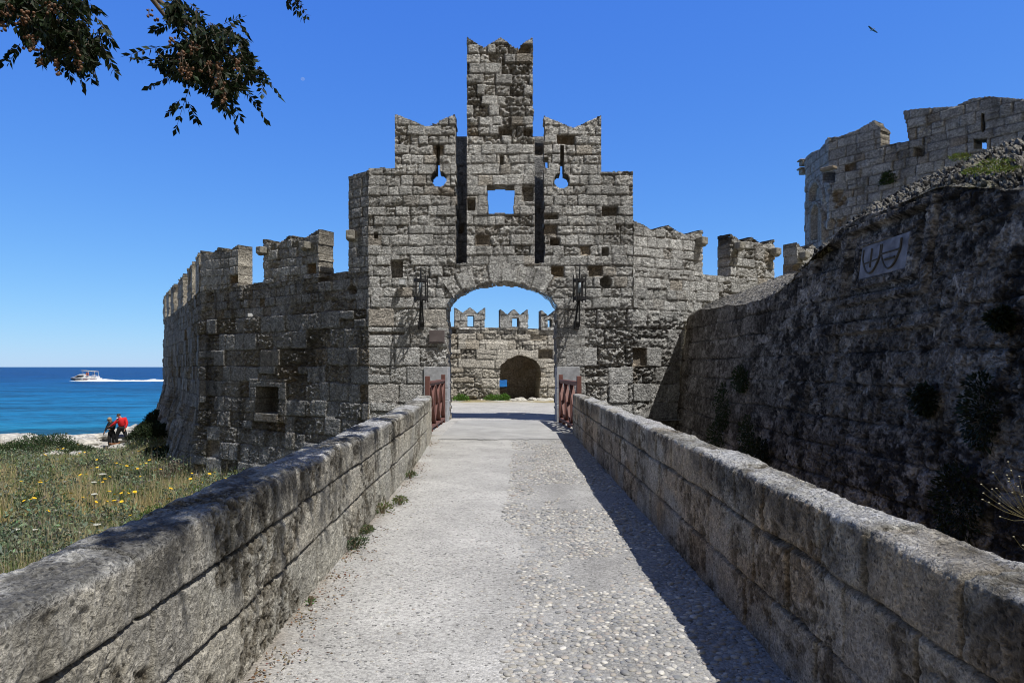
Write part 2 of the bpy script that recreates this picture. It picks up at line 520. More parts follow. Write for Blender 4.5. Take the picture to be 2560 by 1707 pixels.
def rng_courses(z0, z1, h, seed, jit=.12):
    r = np.random.RandomState(seed); out = [z0]
    while out[-1] < z1: out.append(out[-1] + h * r.uniform(1 - jit, 1 + jit))
    return out
BIG = rng_courses(-4.6, 3.0, .57, 3, .1)
k_ = (3.32 - BIG[0]) / (BIG[-1] - BIG[0]); BIG = [BIG[0] + (b - BIG[0]) * k_ for b in BIG]
SMALLC = rng_courses(3.32, 12.5, .295, 4, .1)
COURSES = BIG + SMALLC[1:]
NBIG = len(BIG) - 1
def LENS(c): return (.45, 1.15) if c < NBIG else (.22, .54)
def big_er(U, V): return np.where(V < 3.32, 1.5, 1.0)
M_CORB = plain("corbel_stone", (.22, .21, .185), .9, var=.4, scale=14, bump=.8)
# ================================================================== GATEHOUSE
S20 = 20.0 / F
def X20(px): return (px - 1280) * S20
def Z20(py): return CAMZ + (917 - py) * S20
gate = empty("gatehouse", (X20(1256), 20.0, 0.0), "tall grey stone gatehouse with three swallowtail tops above the open arch", "gatehouse")

def front(Y=20.0):
    return (lambda U, V: np.stack([U, np.full(U.shape, Y), V], -1)), (lambda U, V: np.stack([np.zeros(U.shape), -np.ones(U.shape), np.zeros(U.shape)], -1))

def rough_px(P, amp=5, sc=1.6, seed=0):
    px, py = proj(P)
    a = P[..., 0] * sc * 2 + P[..., 1]; b = P[..., 2] * sc * 2
    return px + (fbm(a, b, 3, seed + 40) - .5) * amp, py + (fbm(a + 31, b, 3, seed + 41) - .5) * amp

ARCH = [(1117, 1500), (1117, 800), (1115, 775), (1119, 754), (1138, 735), (1161, 719), (1180, 710), (1211, 704), (1268, 701), (1303, 705), (1325, 711), (1348, 721), (1367, 734), (1381, 743), (1392, 765), (1391, 800), (1393, 900), (1395, 1500)]
BODY = [(921, 1500), (921, 421.5), (987, 419.6), (987, 478), (1139, 478), (1139, 659), (1167, 659), (1335, 659), (1361, 659), (1361, 480), (1503, 480), (1503, 429), (1583, 429), (1583, 1500)]
pos20, nrm20 = front()
pos_h = lambda px, py, r, Xg, Zg: None

def top_stain(z0, z1, amt):
    return lambda U, V: amt * sstep(z0, z1, V + .5 * fbm(U * 1.5, V * 1.5, 3, 90))

def hC_gate(U, V):
    h, C, bid = relief(U, V, COURSES, LENS, 21, er=.058, off=.018, joint=.035, jw=.013, miss=.014, erode_fn=big_er, warm=.12, tone=(.32, 1.1), stain=.22,
                       stain_fn=lambda U, V: .28 * sstep(.5, .7, fbm(U * 1.6, V * .35, 4, 70)) * sstep(3, 6, V))
    px, py = 1280 + U / S20, 917 - (V - CAMZ) / S20
    # the round hole right of the arch, square put-log holes, dressed jambs
    r = np.hypot(px - 1515, (py - 706) * 1.05)
    h = np.where(r < 15, -.45, h); 
    for (x0, y0, x1, y1, dp) in [(976, 650, 1005, 693, .22), (1375, 597, 1400, 612, .25), (1506, 516, 1544, 538, .22), (1360, 533, 1396, 548, .2),
                              (1505, 620, 1522, 640, .2), (935, 582, 944, 596, .2), (922, 830, 1010, 838, .12), (1540, 560, 1548, 575, .12)]:
        q = (px > x0) & (px < x1) & (py > y0) & (py < y1)
        h = np.where(q, -dp, h); C = np.where(q[..., None], C * .45 + WARM * .22, C)
    jb = ((px > 1385) & (px < 1462) & (py > 755) & (py < 1100)) | ((px > 1012) & (px < 1119) & (py > 812) & (py < 865))
    h = np.where(jb, h * .35 + .012, h); C = np.where(jb[..., None], C * .6 + np.array([.30, .295, .28]) * .4, C)
    return h, C, bid

res = .028
def mask_body(U, V, P):
    px, py = rough_px(P, 5); ax, ay = rough_px(P, 9, 2.2, 17)
    m = inpoly(px, py, BODY) & ~inpoly(ax, ay, ARCH)
    p0, q0 = proj(P)
    return m
us = np.arange(X20(921), X20(1583) + res / 2, res)
vs = np.arange(-4.2, Z20(415), res)
solid("front_wall", M_STONE, gate, us, vs, pos20, nrm20, mask_body, hC_gate, 1.4, rim=6)

def hC_up(seed=21, st=.2):
    def f(U, V):
        return relief(U, V, COURSES, LENS, seed, er=.075, off=.014, joint=.035, jw=.013, miss=.02, warm=.08, tone=(.32, 1.05), stain=.25,
                      stain_fn=lambda U, V: st * sstep(.42, .7, fbm(U * 1.4, V * .5, 4, 71)))
    return f
def slit_circle(px, py, cx, cy, r, sx0, sx1, sy0):
    return (np.hypot(px - cx, py - cy) < r) | ((px > sx0) & (px < sx1) & (py > sy0) & (py < cy))
ML = [(987, 480), (987, 285), (1064, 316), (1138, 285), (1139, 480)]
def mask_ml(U, V, P):
    px, py = rough_px(P, 2.5); p0, q0 = proj(P)
    return inpoly(px, py, ML) & ~slit_circle(p0, q0, 1096, 446, 20, 1090.5, 1099.5, 360)
MR = [(1361, 482), (1361, 289), (1433, 320), (1503, 289), (1503, 482)]
def mask_mr(U, V, P):
    px, py = rough_px(P, 2.5); p0, q0 = proj(P)
    sq = (p0 > 1358) & (p0 < 1373) & (q0 > 391) & (q0 < 421)
    return inpoly(px, py, MR) & ~slit_circle(p0, q0, 1405, 450, 20, 1400.5, 1409, 363) & ~sq
TW = [(1167, 659), (1167, 92), (1209, 119), (1251, 93), (1289, 120), (1332, 94), (1333, 338), (1336, 342), (1336, 659)]
def mask_tw(U, V, P):
    px, py = rough_px(P, 2.5); p0, q0 = rough_px(P, 3, 1.2, 9)
    return inpoly(px, py, TW) & ~((p0 > 1218) & (p0 < 1286) & (q0 > 462) & (q0 < 534))
vs2 = np.arange(Z20(480), Z20(283), res)
mo = solid("merlon", M_SMALL, gate, np.arange(X20(987), X20(1143), res), vs2, pos20, nrm20, mask_ml, hC_up(), .62, rim=4, back=True)
mo2 = solid("merlon", M_SMALL, gate, np.arange(X20(1357.5), X20(1504), res), np.arange(Z20(482), Z20(287), res), pos20, nrm20, mask_mr, hC_up(), lambda U, V: np.full(U.shape, .62), rim=4, back=True)
def hC_tw(U, V):
    h, C, bid = hC_up(st=.25)(U, V)
    px, py = 1280 + U / S20, 917 - (V - CAMZ) / S20
    for (x0, y0, x1, y1, dp) in [(1167, 495, 1188, 527, .3), (1304, 466, 1334, 502, .16), (1246, 319, 1281, 338, .3), (1308, 322, 1330, 339, .25), (1255, 142, 1262, 156, .15), (1250, 388, 1258, 412, .2)]:
        q = (px > x0) & (px < x1) & (py > y0) & (py < y1)
        h = np.where(q, -dp, h); C = np.where(q[..., None], C * .45 + WARM * .2, C)
    fr = (px > 1195) & (px < 1308) & (py > 437) & (py < 537)
    h = np.where(fr, h * .5 + .01, h)
    return h, C, bid
solid("tower", M_SMALL, gate, np.arange(X20(1167), X20(1337), res), np.arange(Z20(659), Z20(90), res), pos20, nrm20, mask_tw, hC_tw, .62, rim=4, back=True)
# the backs of the two machicolation slots, toned darker to deepen their shade
pos21, nrm21 = front(21.05)
r2 = .06
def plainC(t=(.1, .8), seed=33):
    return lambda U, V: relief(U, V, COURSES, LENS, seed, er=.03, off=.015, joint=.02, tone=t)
for a, b in ((1136, 1172), (1329, 1364)):
    sx = 21.05 / F
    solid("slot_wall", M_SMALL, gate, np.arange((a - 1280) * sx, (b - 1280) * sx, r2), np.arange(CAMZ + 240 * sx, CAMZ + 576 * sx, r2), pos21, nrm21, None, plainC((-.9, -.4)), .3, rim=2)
# the upper halves of the arrow slits are blocked at the back
for (x0, x1, y0, y1) in ((1088, 1102, 352, 399), (1398, 1412, 355, 402)):
    mb = MB(); mb.box(((X20(x0) + X20(x1)) / 2, 20.50, (Z20(y0) + Z20(y1)) / 2), (X20(x1) - X20(x0), .16, Z20(y0) - Z20(y1)))
    o = mb.build("slit_block", M_CORB, gate)
    for v in o.data.vertices: v.co -= gate.location
# arch ring of dressed voussoirs
cx, cz, R0, R1 = X20(1256), Z20(925), 222 * S20, 266 * S20
def pos_ring(U, V):
    a = U / R0
    return np.stack([cx + np.sin(a) * V, np.full(U.shape, 19.95), cz + np.cos(a) * V], -1)
def hC_ring(U, V):
    # here the long joints run along the radius
    Lr = R1 - R0
    h, C, bid = relief(U, V, [R0 - .1, R0 + .001 - .1 + 2.0, R0 + 4], (.36, .52), 44, er=.05, off=.02, joint=.03, jw=.012, tone=(.3, 1.0), miss=0, warm=.2, split=0)
    return h, C, bid
def mask_ring(U, V, P):
    w = .05 * (fbm(U * 4, V * 4, 3, 51) - .5) * 2; w2 = .11 * (fbm(U * 5, V * 2, 4, 52) - .5) * 2
    return (V > R0 + w2) & (V < R1 + w * 1.5)
amax = math.radians(34) * R0
solid("arch_ring", M_STONE, gate, np.arange(-amax, amax, .024), np.arange(R0 - .06, R1 + .07, .024), pos_ring, nrm20, mask_ring, hC_ring, .35, rim=3)
# marble jamb blocks
M_MARBLE = plain("blue_grey_marble", (.36, .37, .39), .55, var=.22, scale=9, bump=.35)
for (x0, x1, side) in ((1060, 1120, -1), (1391.5, 1449, 1)):
    mb = MB()
    xa, xb = X20(x0), X20(x1)
    zt = Z20(917)
    zs = [-.15, .62, zt - .62, zt] if side < 0 else [-.15, .5, .98, zt]
    zs = sorted(set(zs))
    for i in range(len(zs) - 1):
        mb.box(((xa + xb) / 2, 20.32 + .004 * i, (zs[i] + zs[i + 1]) / 2), (xb - xa, .76, zs[i + 1] - zs[i] - .008))
    o = mb.build("jamb_block", M_MARBLE, gate, bevel=.012)
    for v in o.data.vertices: v.co -= gate.location

# flank facet of the gatehouse over the left curtain wall
LW = Path([(-4.2, 20.0), (-11.6, 25.3), (-14.9, 31.0), (-18.3, 36.6), (-21.6, 42.2)])
print("left wall length", LW.L, LW.u)
def hC_left(U, V):
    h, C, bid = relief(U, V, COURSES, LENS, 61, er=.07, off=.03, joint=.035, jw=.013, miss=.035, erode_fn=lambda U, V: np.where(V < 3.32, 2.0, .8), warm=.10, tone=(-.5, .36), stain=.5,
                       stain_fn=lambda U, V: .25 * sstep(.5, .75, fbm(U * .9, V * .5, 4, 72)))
    # string course step: the upper wall stands a little back
    h = h - .05 * sstep(3.30, 3.34, V)
    # window niche with a dressed surround
    wx0, wx1, wz0, wz1 = 4.3, 5.5, .05, .93
    fr = (U > wx0 - .42) & (U < wx1 + .40) & (V > wz0 - .3) & (V < wz1 + .25)
    h = np.where(fr, h * .25 + .03 - .02 * (np.abs(np.mod(V, .45)) < .02), h); C = np.where(fr[..., None], C * .75 + np.array([.24, .22, .18]) * .25, C)
    sill = (U > wx0 - .05) & (U < wx1 + .05) & (V > wz0 - .3) & (V < wz0)
    h = np.where(sill, .05, h)
    ni = (U > wx0) & (U < wx1) & (V > wz0) & (V < wz1)
    h = np.where(ni, -.62, h); C = np.where(ni[..., None], C * .4, C)
    # a small round hole high up near the gate
    P = LW.pos(U, V); px, py = proj(P)
    r = np.hypot(px - 878, py - 725); h = np.where(r < 11, -.35, h)
    # tall dark chases in the tail
    for u0, dz0, dz1 in ((13.2, -.9, 1.6), (20.4, -.6, 1.7)):
        q = (np.abs(U - u0) < .3) & (V > dz0) & (V < dz1)
        h = np.where(q, -.3, h)
    # whitish patches low on the corner
    cr = sstep(-.7, -1.4, V) * sstep(.50, .60, fbm(U * 2.5, V * 3, 4, 73)) * sstep(10, 8.5, U) * .8
    C = C * (1 - cr[..., None]) + np.array([.50, .49, .47]) * cr[..., None]
    # ragged eroded foot of the tail
    tl = sstep(9.3, 10.5, U) * sstep(1.2, -.5, V)
    h = h + tl * (.38 * (fbm(U * 1.8, V * .35, 4, 74) - .5))
    return h, C, bid
def pos_left(U, V):
    P = LW.pos(U, V)
    N = LW.nrm(U, V)
    b = np.clip(.6 - V, 0, None)
    off = b * .06 + np.clip(.2 - V, 0, None) * .22 * sstep(9.0, 11.0, U)
    return P + N * off[..., None]
def TOPC(U, zt=4.46, seed=0):
    return zt + (vnoise(U * 1.1, U * 0 + seed, 81) - .5) * .08
def left_us(u0, u1, r0=.028):
    out = [u0]
    while out[-1] < u1:
        D = np.interp(out[-1], LW.u, LW.p[:, 1]); out.append(out[-1] + r0 * D / 20)
    return np.array(out)
curt = empty("curtain_wall", (-11.6, 25.3, -2.6), "shaded crenellated curtain wall running left from the gatehouse to the sea", "wall")
solid("wall", M_STONE, curt, left_us(0, LW.L), np.arange(-3.2, 4.52, .03), pos_left, LW.nrm, lambda U, V, P: V < TOPC(U), hC_left, .75, rim=4, back=True)
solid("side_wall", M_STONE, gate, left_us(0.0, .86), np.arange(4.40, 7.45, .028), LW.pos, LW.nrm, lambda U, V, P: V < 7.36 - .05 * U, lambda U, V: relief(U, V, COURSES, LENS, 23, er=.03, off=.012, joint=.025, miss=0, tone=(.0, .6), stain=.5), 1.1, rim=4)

def swallow(u, a, b, z0=5.66, z1=5.90):
    t = (u - a) / (b - a)
    pts_t = [0, .26, .5, .74, 1.0]; pts_z = [z1, z0, z1 - .02, z0, z1]
    return np.interp(t, pts_t, pts_z)
def merlon(path, a, b, parent, seed, mat=M_SMALL, zb=4.40, r=.028, thick=.58, tone=(.05, .8), corbels=(), z0=5.66, z1=5.9, win=None, dz=0):
    hc = lambda U, V: relief(U, V, [c + dz for c in SMALLC[:14]], (.28, .6), seed, er=.045, off=.018, joint=.03, jw=.012, miss=.02, tone=tone, stain=.35, warm=.08,
                             stain_fn=lambda U, V: .4 * sstep(z0 - .35, z1, V))
    def mk(U, V, P):
        w = (fbm(U * 3, V * 3, 3, seed) - .5) * .06
        m = (U > a + w) & (U < b + w) & (V < swallow(U, a, b, z0, z1) + w)
        if win: m &= ~((U > win[0]) & (U < win[1]) & (V > win[2]) & (V < win[3]))
        return m
    D = path.pos(np.array([a]), np.array([0.]))[0, 1]
    rr = r * D / 20
    o = solid("merlon", mat, parent, np.arange(a - .04, b + .04, rr), np.arange(zb, z1 + .05, rr), path.pos, path.nrm, mk, hc, thick, rim=4, back=True)
    for (cu, czz) in corbels:
        p = path.pos(np.array([cu]), np.array([czz]))[0]; n = path.nrm(np.array([cu]), np.array([czz]))[0]
        mb = MB(); q = Vector(p) + Vector(n) * .12
        ang = math.atan2(n[1], n[0])
        mb.box(q, (.30, .26, .22), Matrix.Rotation(ang, 3, 'Z')); mb.ball(q - Vector((0, 0, .08)) + Vector(n) * .04, .14, 10, 6, (1, 1, .8))
        c = mb.build("corbel", M_CORB, o, bevel=.02)
        for v in c.data.vertices: v.co -= parent.location
    return o
merlon(LW, 2.25, 5.16, curt, 101, corbels=((2.75, 5.42), (5.05, 5.5)))
merlon(LW, 6.63, 9.02, curt, 102, corbels=())
for i, (a, b) in enumerate(((9.35, 10.5), (11.9, 14.1), (16.2, 18.6), (20.6, 22.4), (23.8, 25.5), (26.8, 28.4))):
    merlon(LW, a, b, curt, 103 + i, tone=(.1, .9))
mb = MB(); mb.box((0, 0, 0), (.26, .3, .26)); mb.ball((0, -.06, -.1), .15, 10, 6, (1, 1, .7))
c = mb.build("corbel", M_CORB, gate, bevel=.02); c.location = Vector(unp(878, 588, 20.42)) - gate.location

# ------------------------------------------------------------------ right curtain wall
RW = Path([(3.56, 20.0), (3.56 + .87 * 9, 20 + .49 * 9)])
rcur = empty("curtain_wall", (6.0, 21.4, -3.5), "sunlit crenellated curtain wall between the gatehouse and the dark sloping wall", "wall")
def hC_right(U, V):
    return relief(U, V, COURSES, LENS, 141, er=.06, off=.025, joint=.03, jw=.013, miss=.03, erode_fn=lambda U, V: np.where(V < 3.32, 1.7, 1.1), warm=.15, tone=(.15, 1.0), stain=.3)
solid("wall", M_STONE, rcur, np.arange(0, 9, .03), np.arange(-4.2, 4.56, .03), RW.pos, RW.nrm, lambda U, V, P: V < TOPC(U, 4.5, 3), hC_right, .75, rim=4, back=True)
merlon(RW, 0.02, 2.77, rcur, 151, zb=4.44, tone=(.2, 1.0), corbels=((2.6, 5.5),))
merlon(RW, 4.01, 6.07, rcur, 152, zb=4.44, tone=(.15, .95), corbels=((4.25, 5.5), (5.95, 5.45)))
merlon(RW, 7.2, 8.8, rcur, 153, zb=4.44, tone=(.15, .95), corbels=((7.4, 5.45),))

# ------------------------------------------------------------------ wall across the courtyard, seen through the arch
BW = Path([(-9.0, 31.2), (9.0, 33.4)])
back = empty("courtyard_wall", (0.5, 32.2, 0), "sunny crenellated wall across the courtyard seen through the arch", "wall")
def onB(px):
    r = (px - 1280) / F
    d = BW.p[1] - BW.p[0]; d = d / np.linalg.norm(d)
    # X0+dx t = r (Y0+dy t)
    t = (r * BW.p[0][1] - BW.p[0][0]) / (d[0] - r * d[1])
    return t, BW.p[0][1] + d[1] * t
def zB(px, py):
    return CAMZ + (917 - py) / F * onB(px)[1]
WARMC = np.array([.42, .37, .29])
bc = rng_courses(-.3, 2.7, .48, 9, .12); bc = bc + rng_courses(bc[-1], 6, .27, 10)[1:]
def hC_back(U, V):
    h, C, bid = relief(U, V, bc, lambda c: (.5, 1.1) if c < 6 else (.3, .65), 161, er=.07, off=.03, joint=.04, jw=.014, miss=.04, erode_fn=lambda U, V: np.where(V < 2.75, 1.6, .8), warm=.35, tone=(.45, 1.25), stain=.08)
    C = C * .55 + .8 * WARMC * .4 * (C.mean(-1, keepdims=True) / .25)
    h = h - .06 * sstep(2.72, 2.76, V)
    return h, C, bid
NICHE = [(1250, 1020), (1249, 940), (1251, 915), (1265, 901), (1280, 893), (1292, 888), (1305, 888), (1325, 893), (1340, 901), (1351, 916), (1354, 935), (1351, 965), (1349, 990), (1349, 1020)]
def mask_back(U, V, P):
    px, py = rough_px(P, 3)
    ztop = np.interp(px, [1080, 1440], [816, 823])
    return (py > ztop) & ~inpoly(px, py, NICHE)
solid("wall", M_STONE, back, np.arange(2.0, 16.0, .035), np.arange(-.15, 3.75, .035), BW.pos, BW.nrm, mask_back, hC_back, 1.7, rim=6, back=True)
bu = lambda px: onB(px)[0]
def merB(x0, x1, zt, wn=None, seed=0):
    a, b = bu(x0), bu(x1)
    zb = 3.30
    return merlon(BW, a, b, back, seed, zb=3.36, z0=4.12 + zt, z1=4.40 + zt, tone=(.4, 1.1), thick=.75, r=.022, win=wn, dz=-.2)
merB(1137, 1213, 0.0, (bu(1169), bu(1186), 3.5, 4.02), 171)
merB(1251, 1320, -.06, (bu(1281), bu(1297), 3.5, 3.92), 172)
merB(1353, 1425, -.10, (bu(1370), bu(1380), 3.5, 3.85), 173)
# the niche's inner wall
posN = lambda U, V: np.stack([U, 34.0 + (U - 1) * .12, V], -1)
solid("niche_wall", M_STONE, back, np.arange(-1.0, 2.6, .04), np.arange(-.2, 2.6, .04), posN, lambda U, V: np.stack([0 * U, 0 * U - 1, 0 * U], -1), lambda U, V, P: ~((U < -.25) & (V > .62) & (V < .95) & (U > -.65)),
      lambda U, V: (lambda r: (r[0], r[1] * .3 + np.array([.30, .22, .13]) * .7, r[2]))(relief(U, V, bc, (.4, .8), 181, er=.02, joint=.02, miss=0)), .5, rim=2)

# ================================================================== TOWER ON THE RIGHT
TP = Path([(15.4, 35.3), (14.15, 33.0), (14.0, 30.2), (18.3, 24.2), (21.5, 19.5)])
tower = empty("bastion_tower", (16.0, 28.0, -1.0), "ruined round bastion tower of pale masonry rising behind the dark sloping wall", "tower")
TPOLY = [(1980, 900), (2010, 396), (2047, 373), (2069, 346), (2100, 341), (2145, 323), (2183, 299), (2188, 308), (2202, 320), (2201, 366), (2270, 351), (2262, 300), (2256, 278), (2386, 265), (2430, 245), (2475, 241), (2560, 248), (2700, 240), (2900, 200), (3600, 200), (3600, 1600), (1980, 1600)]
def mask_t(U, V, P):
    px, py = rough_px(P, 5, 1.2, 5); p0, q0 = proj(P)
    hole = ((p0 > 2454) & (p0 < 2462) & (q0 > 283) & (q0 < 330)) | ((p0 > 2434) & (p0 < 2467) & (q0 > 347) & (q0 < 373))
    bar = (p0 > 2446) & (p0 < 2448.5) & (q0 > 340)
    return (inpoly(px, py, TPOLY) | (U < 2.3)) & (V < 10.8 + 4 * (U > 2.3)) & (~hole | bar)
tc = rng_courses(-1, 16, .36, 12, .28)
def hC_t(U, V):
    h, C, bid = relief(U, V, tc, (.35, .85), 191, er=.035, off=.03, joint=.05, jw=.018, miss=.03, warm=.15, tone=(-.1, .5), stain=.35)
    P = TP.pos(U, V); px, py = proj(P)
    for (x0, y0, x1, y1, dp) in [(2285, 366, 2311, 391, .4), (2056, 428, 2086, 456, .6)]:
        q = (px > x0) & (px < x1) & (py > y0 + (x1 - px) * .12) & (py < y1)
        h = np.where(q, -dp, h); C = np.where(q[..., None], C * .6, C)
    # fallen facing where weeds grow
    q = sstep(2050, 2062, px) * sstep(2125, 2105, px) * sstep(470, 480, py) * sstep(.46, .54, fbm(U * 2.4, V * 2.4, 3, 75))
    h = h - .22 * q; C = C * (1 - .6 * q[..., None]) + WARM * .6 * q[..., None]
    # the two carved niches of the corner facet
    for (cxp, top, bot, wd) in ((2041, 458, 503, 15), (2042, 512, 600, 12)):
        dx = (px - cxp) / wd
        inside = (np.abs(dx) < 1) & (py < bot) & (py > top + 26 * dx * dx)
        rim = (np.abs(dx) < 1.35) & (py < bot) & (py > top - 9 + 22 * dx * dx) & ~inside
        h = np.where(inside, -.22 + .15 * np.exp(-(dx / .45) ** 2) * (py > top + 12), h); h = np.where(rim, .07, h)
        C = np.where((inside | rim)[..., None], C * .3 + np.array([.36, .335, .29]) * .7, C)
    return h, C, bid
tus = [0.0]
while tus[-1] < TP.L:
    tus.append(tus[-1] + .036 * (1 if tus[-1] < 12 else 1.5))
solid("wall", M_SMALL, tower, np.array(tus), np.arange(-1, 12.6, .036), TP.pos, TP.nrm, mask_t, hC_t, .8, rim=4, back=True)
for (px, py) in ((2006, 409), (2005, 430)):
    mb = MB(); mb.box((.06, 0, 0), (.30, .4, .22)); mb.box((0, 0, .14), (.40, .4, .08))
    c = mb.build("corbel", M_CORB, tower, bevel=.03); c.location = Vector(unp(px, py, 33.4)) - tower.location
mb = MB(); mb.box((0, 0, 0), (.62, .36, .12), Matrix.Rotation(-.95, 3, 'Z'))
M_LINTEL = plain("ochre_lintel", (.24, .20, .15), .85, var=.3, scale=8, bump=.5)
c = mb.build("lintel", M_LINTEL, tower, bevel=.02); c.location = Vector(unp(2071, 422, 29.6)) - tower.location

# ================================================================== DARK SLOPING WALL (glacis)
glac = empty("sloping_wall", (5.0, 12.0, -3.6), "dark lichen-covered battered wall with rubble top and a marble coat of arms", "wall")
BAT = .12
def gx(z): return 5.0 + BAT * z
def solve_face(px, py):
    r = (px - 1280) / F; s = (917 - py) / F
    D = (5.0 + BAT * CAMZ) / (r - BAT * s)
    return D, CAMZ + s * D
EDGE = [(1747, 775), (1800, 766), (1890, 753), (1939, 735), (1975, 706), (2002, 673), (2047, 628), (2080, 596), (2109, 570), (2150, 550), (2194, 533), (2260, 500), (2319, 477), (2390, 463), (2440, 462), (2497, 466), (2560, 482)]
ed = np.array([solve_face(*e) for e in EDGE]); ed = ed[np.argsort(ed[:, 0])]
EY = np.concatenate([[0.0, 5.0], ed[:, 0], [21.2]]); EZ = np.concatenate([[3.3, 3.45], ed[:, 1], [3.1]])
print("glacis edge", np.round(ed, 2).tolist())
gz = lambda Y: np.interp(Y, EY, EZ) + (fbm(Y * 1.7, Y * 0, 3, 83) - .5) * .12
def logy(y0, y1, k):
    out = [y0]
    while out[-1] < y1: out.append(out[-1] + k * max(out[-1], 2.5))
    return np.array(out)
gy = logy(3.0, 20.9, .0022)
gc = rng_courses(-4.2, 4.6, .50, 14, .14)
ARMS = [(2147, 616), (2270, 583), (2262, 674), (2150, 694)]
aq = [solve_face(*p) for p in ARMS]
ay0 = np.mean([aq[1][0], aq[2][0]]); ay1 = np.mean([aq[0][0], aq[3][0]])
az0 = np.mean([aq[2][1], aq[3][1]]); az1 = np.mean([aq[0][1], aq[1][1]])
print("arms", ay0, ay1, az0, az1)
m_near = lambda U: sstep(17.5, 12, U)
def hC_g(U, V):
    h, C, bid = relief(U, V, gc, (.5, 1.1), 201, er=.025, off=.022, joint=.045, jw=.016, miss=.008, warm=0, tone=(0, .5), stain=.5, course_warp=.08)
    jmg = LAST['jm'] * sstep(.3, .5, fbm(U * .8, V * .8, 2, 88))
    n = fbm(U * 1.3, V * 1.3, 5, 84, .6); n2 = fbm(U * 6, V * 6, 5, 85, .65)
    near = sstep(17.5, 12, U)
    n5 = fbm(U * 19, V * 19, 4, 89, .65)
    lich = sstep(.42, .58, n * .35 + n2 * .35 + n5 * .3)[..., None]
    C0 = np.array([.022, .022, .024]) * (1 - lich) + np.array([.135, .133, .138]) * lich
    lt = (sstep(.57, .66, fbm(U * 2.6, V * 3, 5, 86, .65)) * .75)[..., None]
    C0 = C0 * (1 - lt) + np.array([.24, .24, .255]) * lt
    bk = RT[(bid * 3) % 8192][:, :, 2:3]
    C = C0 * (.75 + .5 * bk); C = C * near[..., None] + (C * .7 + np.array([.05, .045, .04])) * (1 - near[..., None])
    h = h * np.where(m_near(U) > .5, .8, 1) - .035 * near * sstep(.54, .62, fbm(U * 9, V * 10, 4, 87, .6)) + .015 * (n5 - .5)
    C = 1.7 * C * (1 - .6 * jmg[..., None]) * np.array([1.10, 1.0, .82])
    # recessed, moulded frame round the coat of arms
    du = np.maximum(ay0 - U, U - ay1); dv = np.maximum(az0 - V, V - az1)
    m = np.maximum(du / .62, dv / .42)
    h = np.where((m > 0) & (m < 1), h * .5 - .08 * (np.abs(m - .45) < .14) + .05 * (np.abs(m - .78) < .12) - .03 * (np.abs(m - .93) < .05), h)
    h = np.where(m <= 0, -.15, h)
    # projecting moulding under it
    ml = (U > ay0 - .9) & (U < ay1 + .8) & (np.abs(V - (az0 - .75)) < .09)
    h = np.where(ml, h + .07, h)
    return h, C, bid
gn = Vector((-1, 0, BAT)).normalized()
posg = lambda U, V: np.stack([gx(V), U, V], -1)
nrmg = lambda U, V: np.stack([np.full(U.shape, gn.x), np.zeros(U.shape), np.full(U.shape, gn.z)], -1)
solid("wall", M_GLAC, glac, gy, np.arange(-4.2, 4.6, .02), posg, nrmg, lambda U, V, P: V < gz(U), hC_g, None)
# rubble top
EW = [(5, 1.2), (8, 1.3), (9, 1.5), (10, 1.5), (11, 1.2), (12, 1.0), (14, 1.3), (17, 1.5), (18.6, .9), (20.9, .25)]
def pos_cap(U, V):
    w = np.interp(U, [e[0] for e in EW], [e[1] for e in EW])
    z0 = gz(U)
    prof = np.where(V < 1, .62 * w * (V - .0) - .12 * w * V ** 3, 0)
    z = np.where(V < 1, z0 + prof, z0 + .50 * w - (V - 1) * .15)
    x = gx(z0) + np.where(V < 1, V * w, w + (V - 1) * 2.2)
    return np.stack([x, U, z], -1)
def nrm_cap(U, V): return np.stack([np.full(U.shape, -.5), np.zeros(U.shape), np.full(U.shape, .86)], -1)
def hC_cap(U, V):
    X = V * 2.0
    n = fbm(U * 3, X * 3, 4, 91); n2 = fbm(U * 9, X * 9, 4, 92, .6)
    fade = np.clip(V * 12, 0, 1)
    n6 = fbm(U * 22, X * 26, 3, 95, .6)
    h = ((n - .5) * .10 + np.abs(n2 - .5) * .36 + (n6 - .5) * .10 - .03) * fade
    t = sstep(.46, .58, n2 * .35 + n6 * .65)[..., None]
    C = np.array([.035, .033, .030]) * (1 - t) + np.array([.30, .29, .265]) * t
    g = (sstep(.62, .7, fbm(U * 1.5, X * 1.5, 3, 94)) * .3 * sstep(9.5, 8.5, U))[..., None]
    C = C * (1 - g) + np.array([.16, .15, .05]) * g
    sm = sstep(13, 15, U)[..., None]; C = C * (1 - sm) + (C * .4 + np.array([.19, .18, .165])) * sm
    h = h * (1 - .6 * sm[..., 0])
    return h, C, np.zeros(U.shape, int)
solid("rubble_top", M_GLAC if False else M_STONE, glac, logy(3.0, 20.9, .0022), np.concatenate([np.arange(0, 1, .01), np.arange(1, 2, .1)]), pos_cap, nrm_cap, None, hC_cap, None)
# coat of arms slab with two shields
M_SLAB = plain("pale_marble_slab", (.19, .192, .21), .8, var=.5, scale=5, bump=.4)
M_GROOVE = plain("stained_groove", (.075, .07, .06), .9, var=.3, scale=20)
def face_pt(y, z, off): return Vector((gx(z), y, z)) + gn * off
def slab_box(y0, y1, z0, z1, o0, o1):
    mb = MB(); vs = []
    for o in (o0, o1):
        for (y, z) in ((y0, z0), (y1, z0), (y1, z1), (y0, z1)): vs.append(face_pt(y, z, o))
    mb.add(vs, [(0, 1, 2, 3), (7, 6, 5, 4), (0, 4, 5, 1), (1, 5, 6, 2), (2, 6, 7, 3), (3, 7, 4, 0)])
    return mb
arms = slab_box(ay0, ay1, az0, az1, -.14, -.015).build("coat_of_arms", M_SLAB, glac, bevel=.01)
for v in arms.data.vertices: v.co -= glac.location
H = az1 - az0; Wd = ay1 - ay0
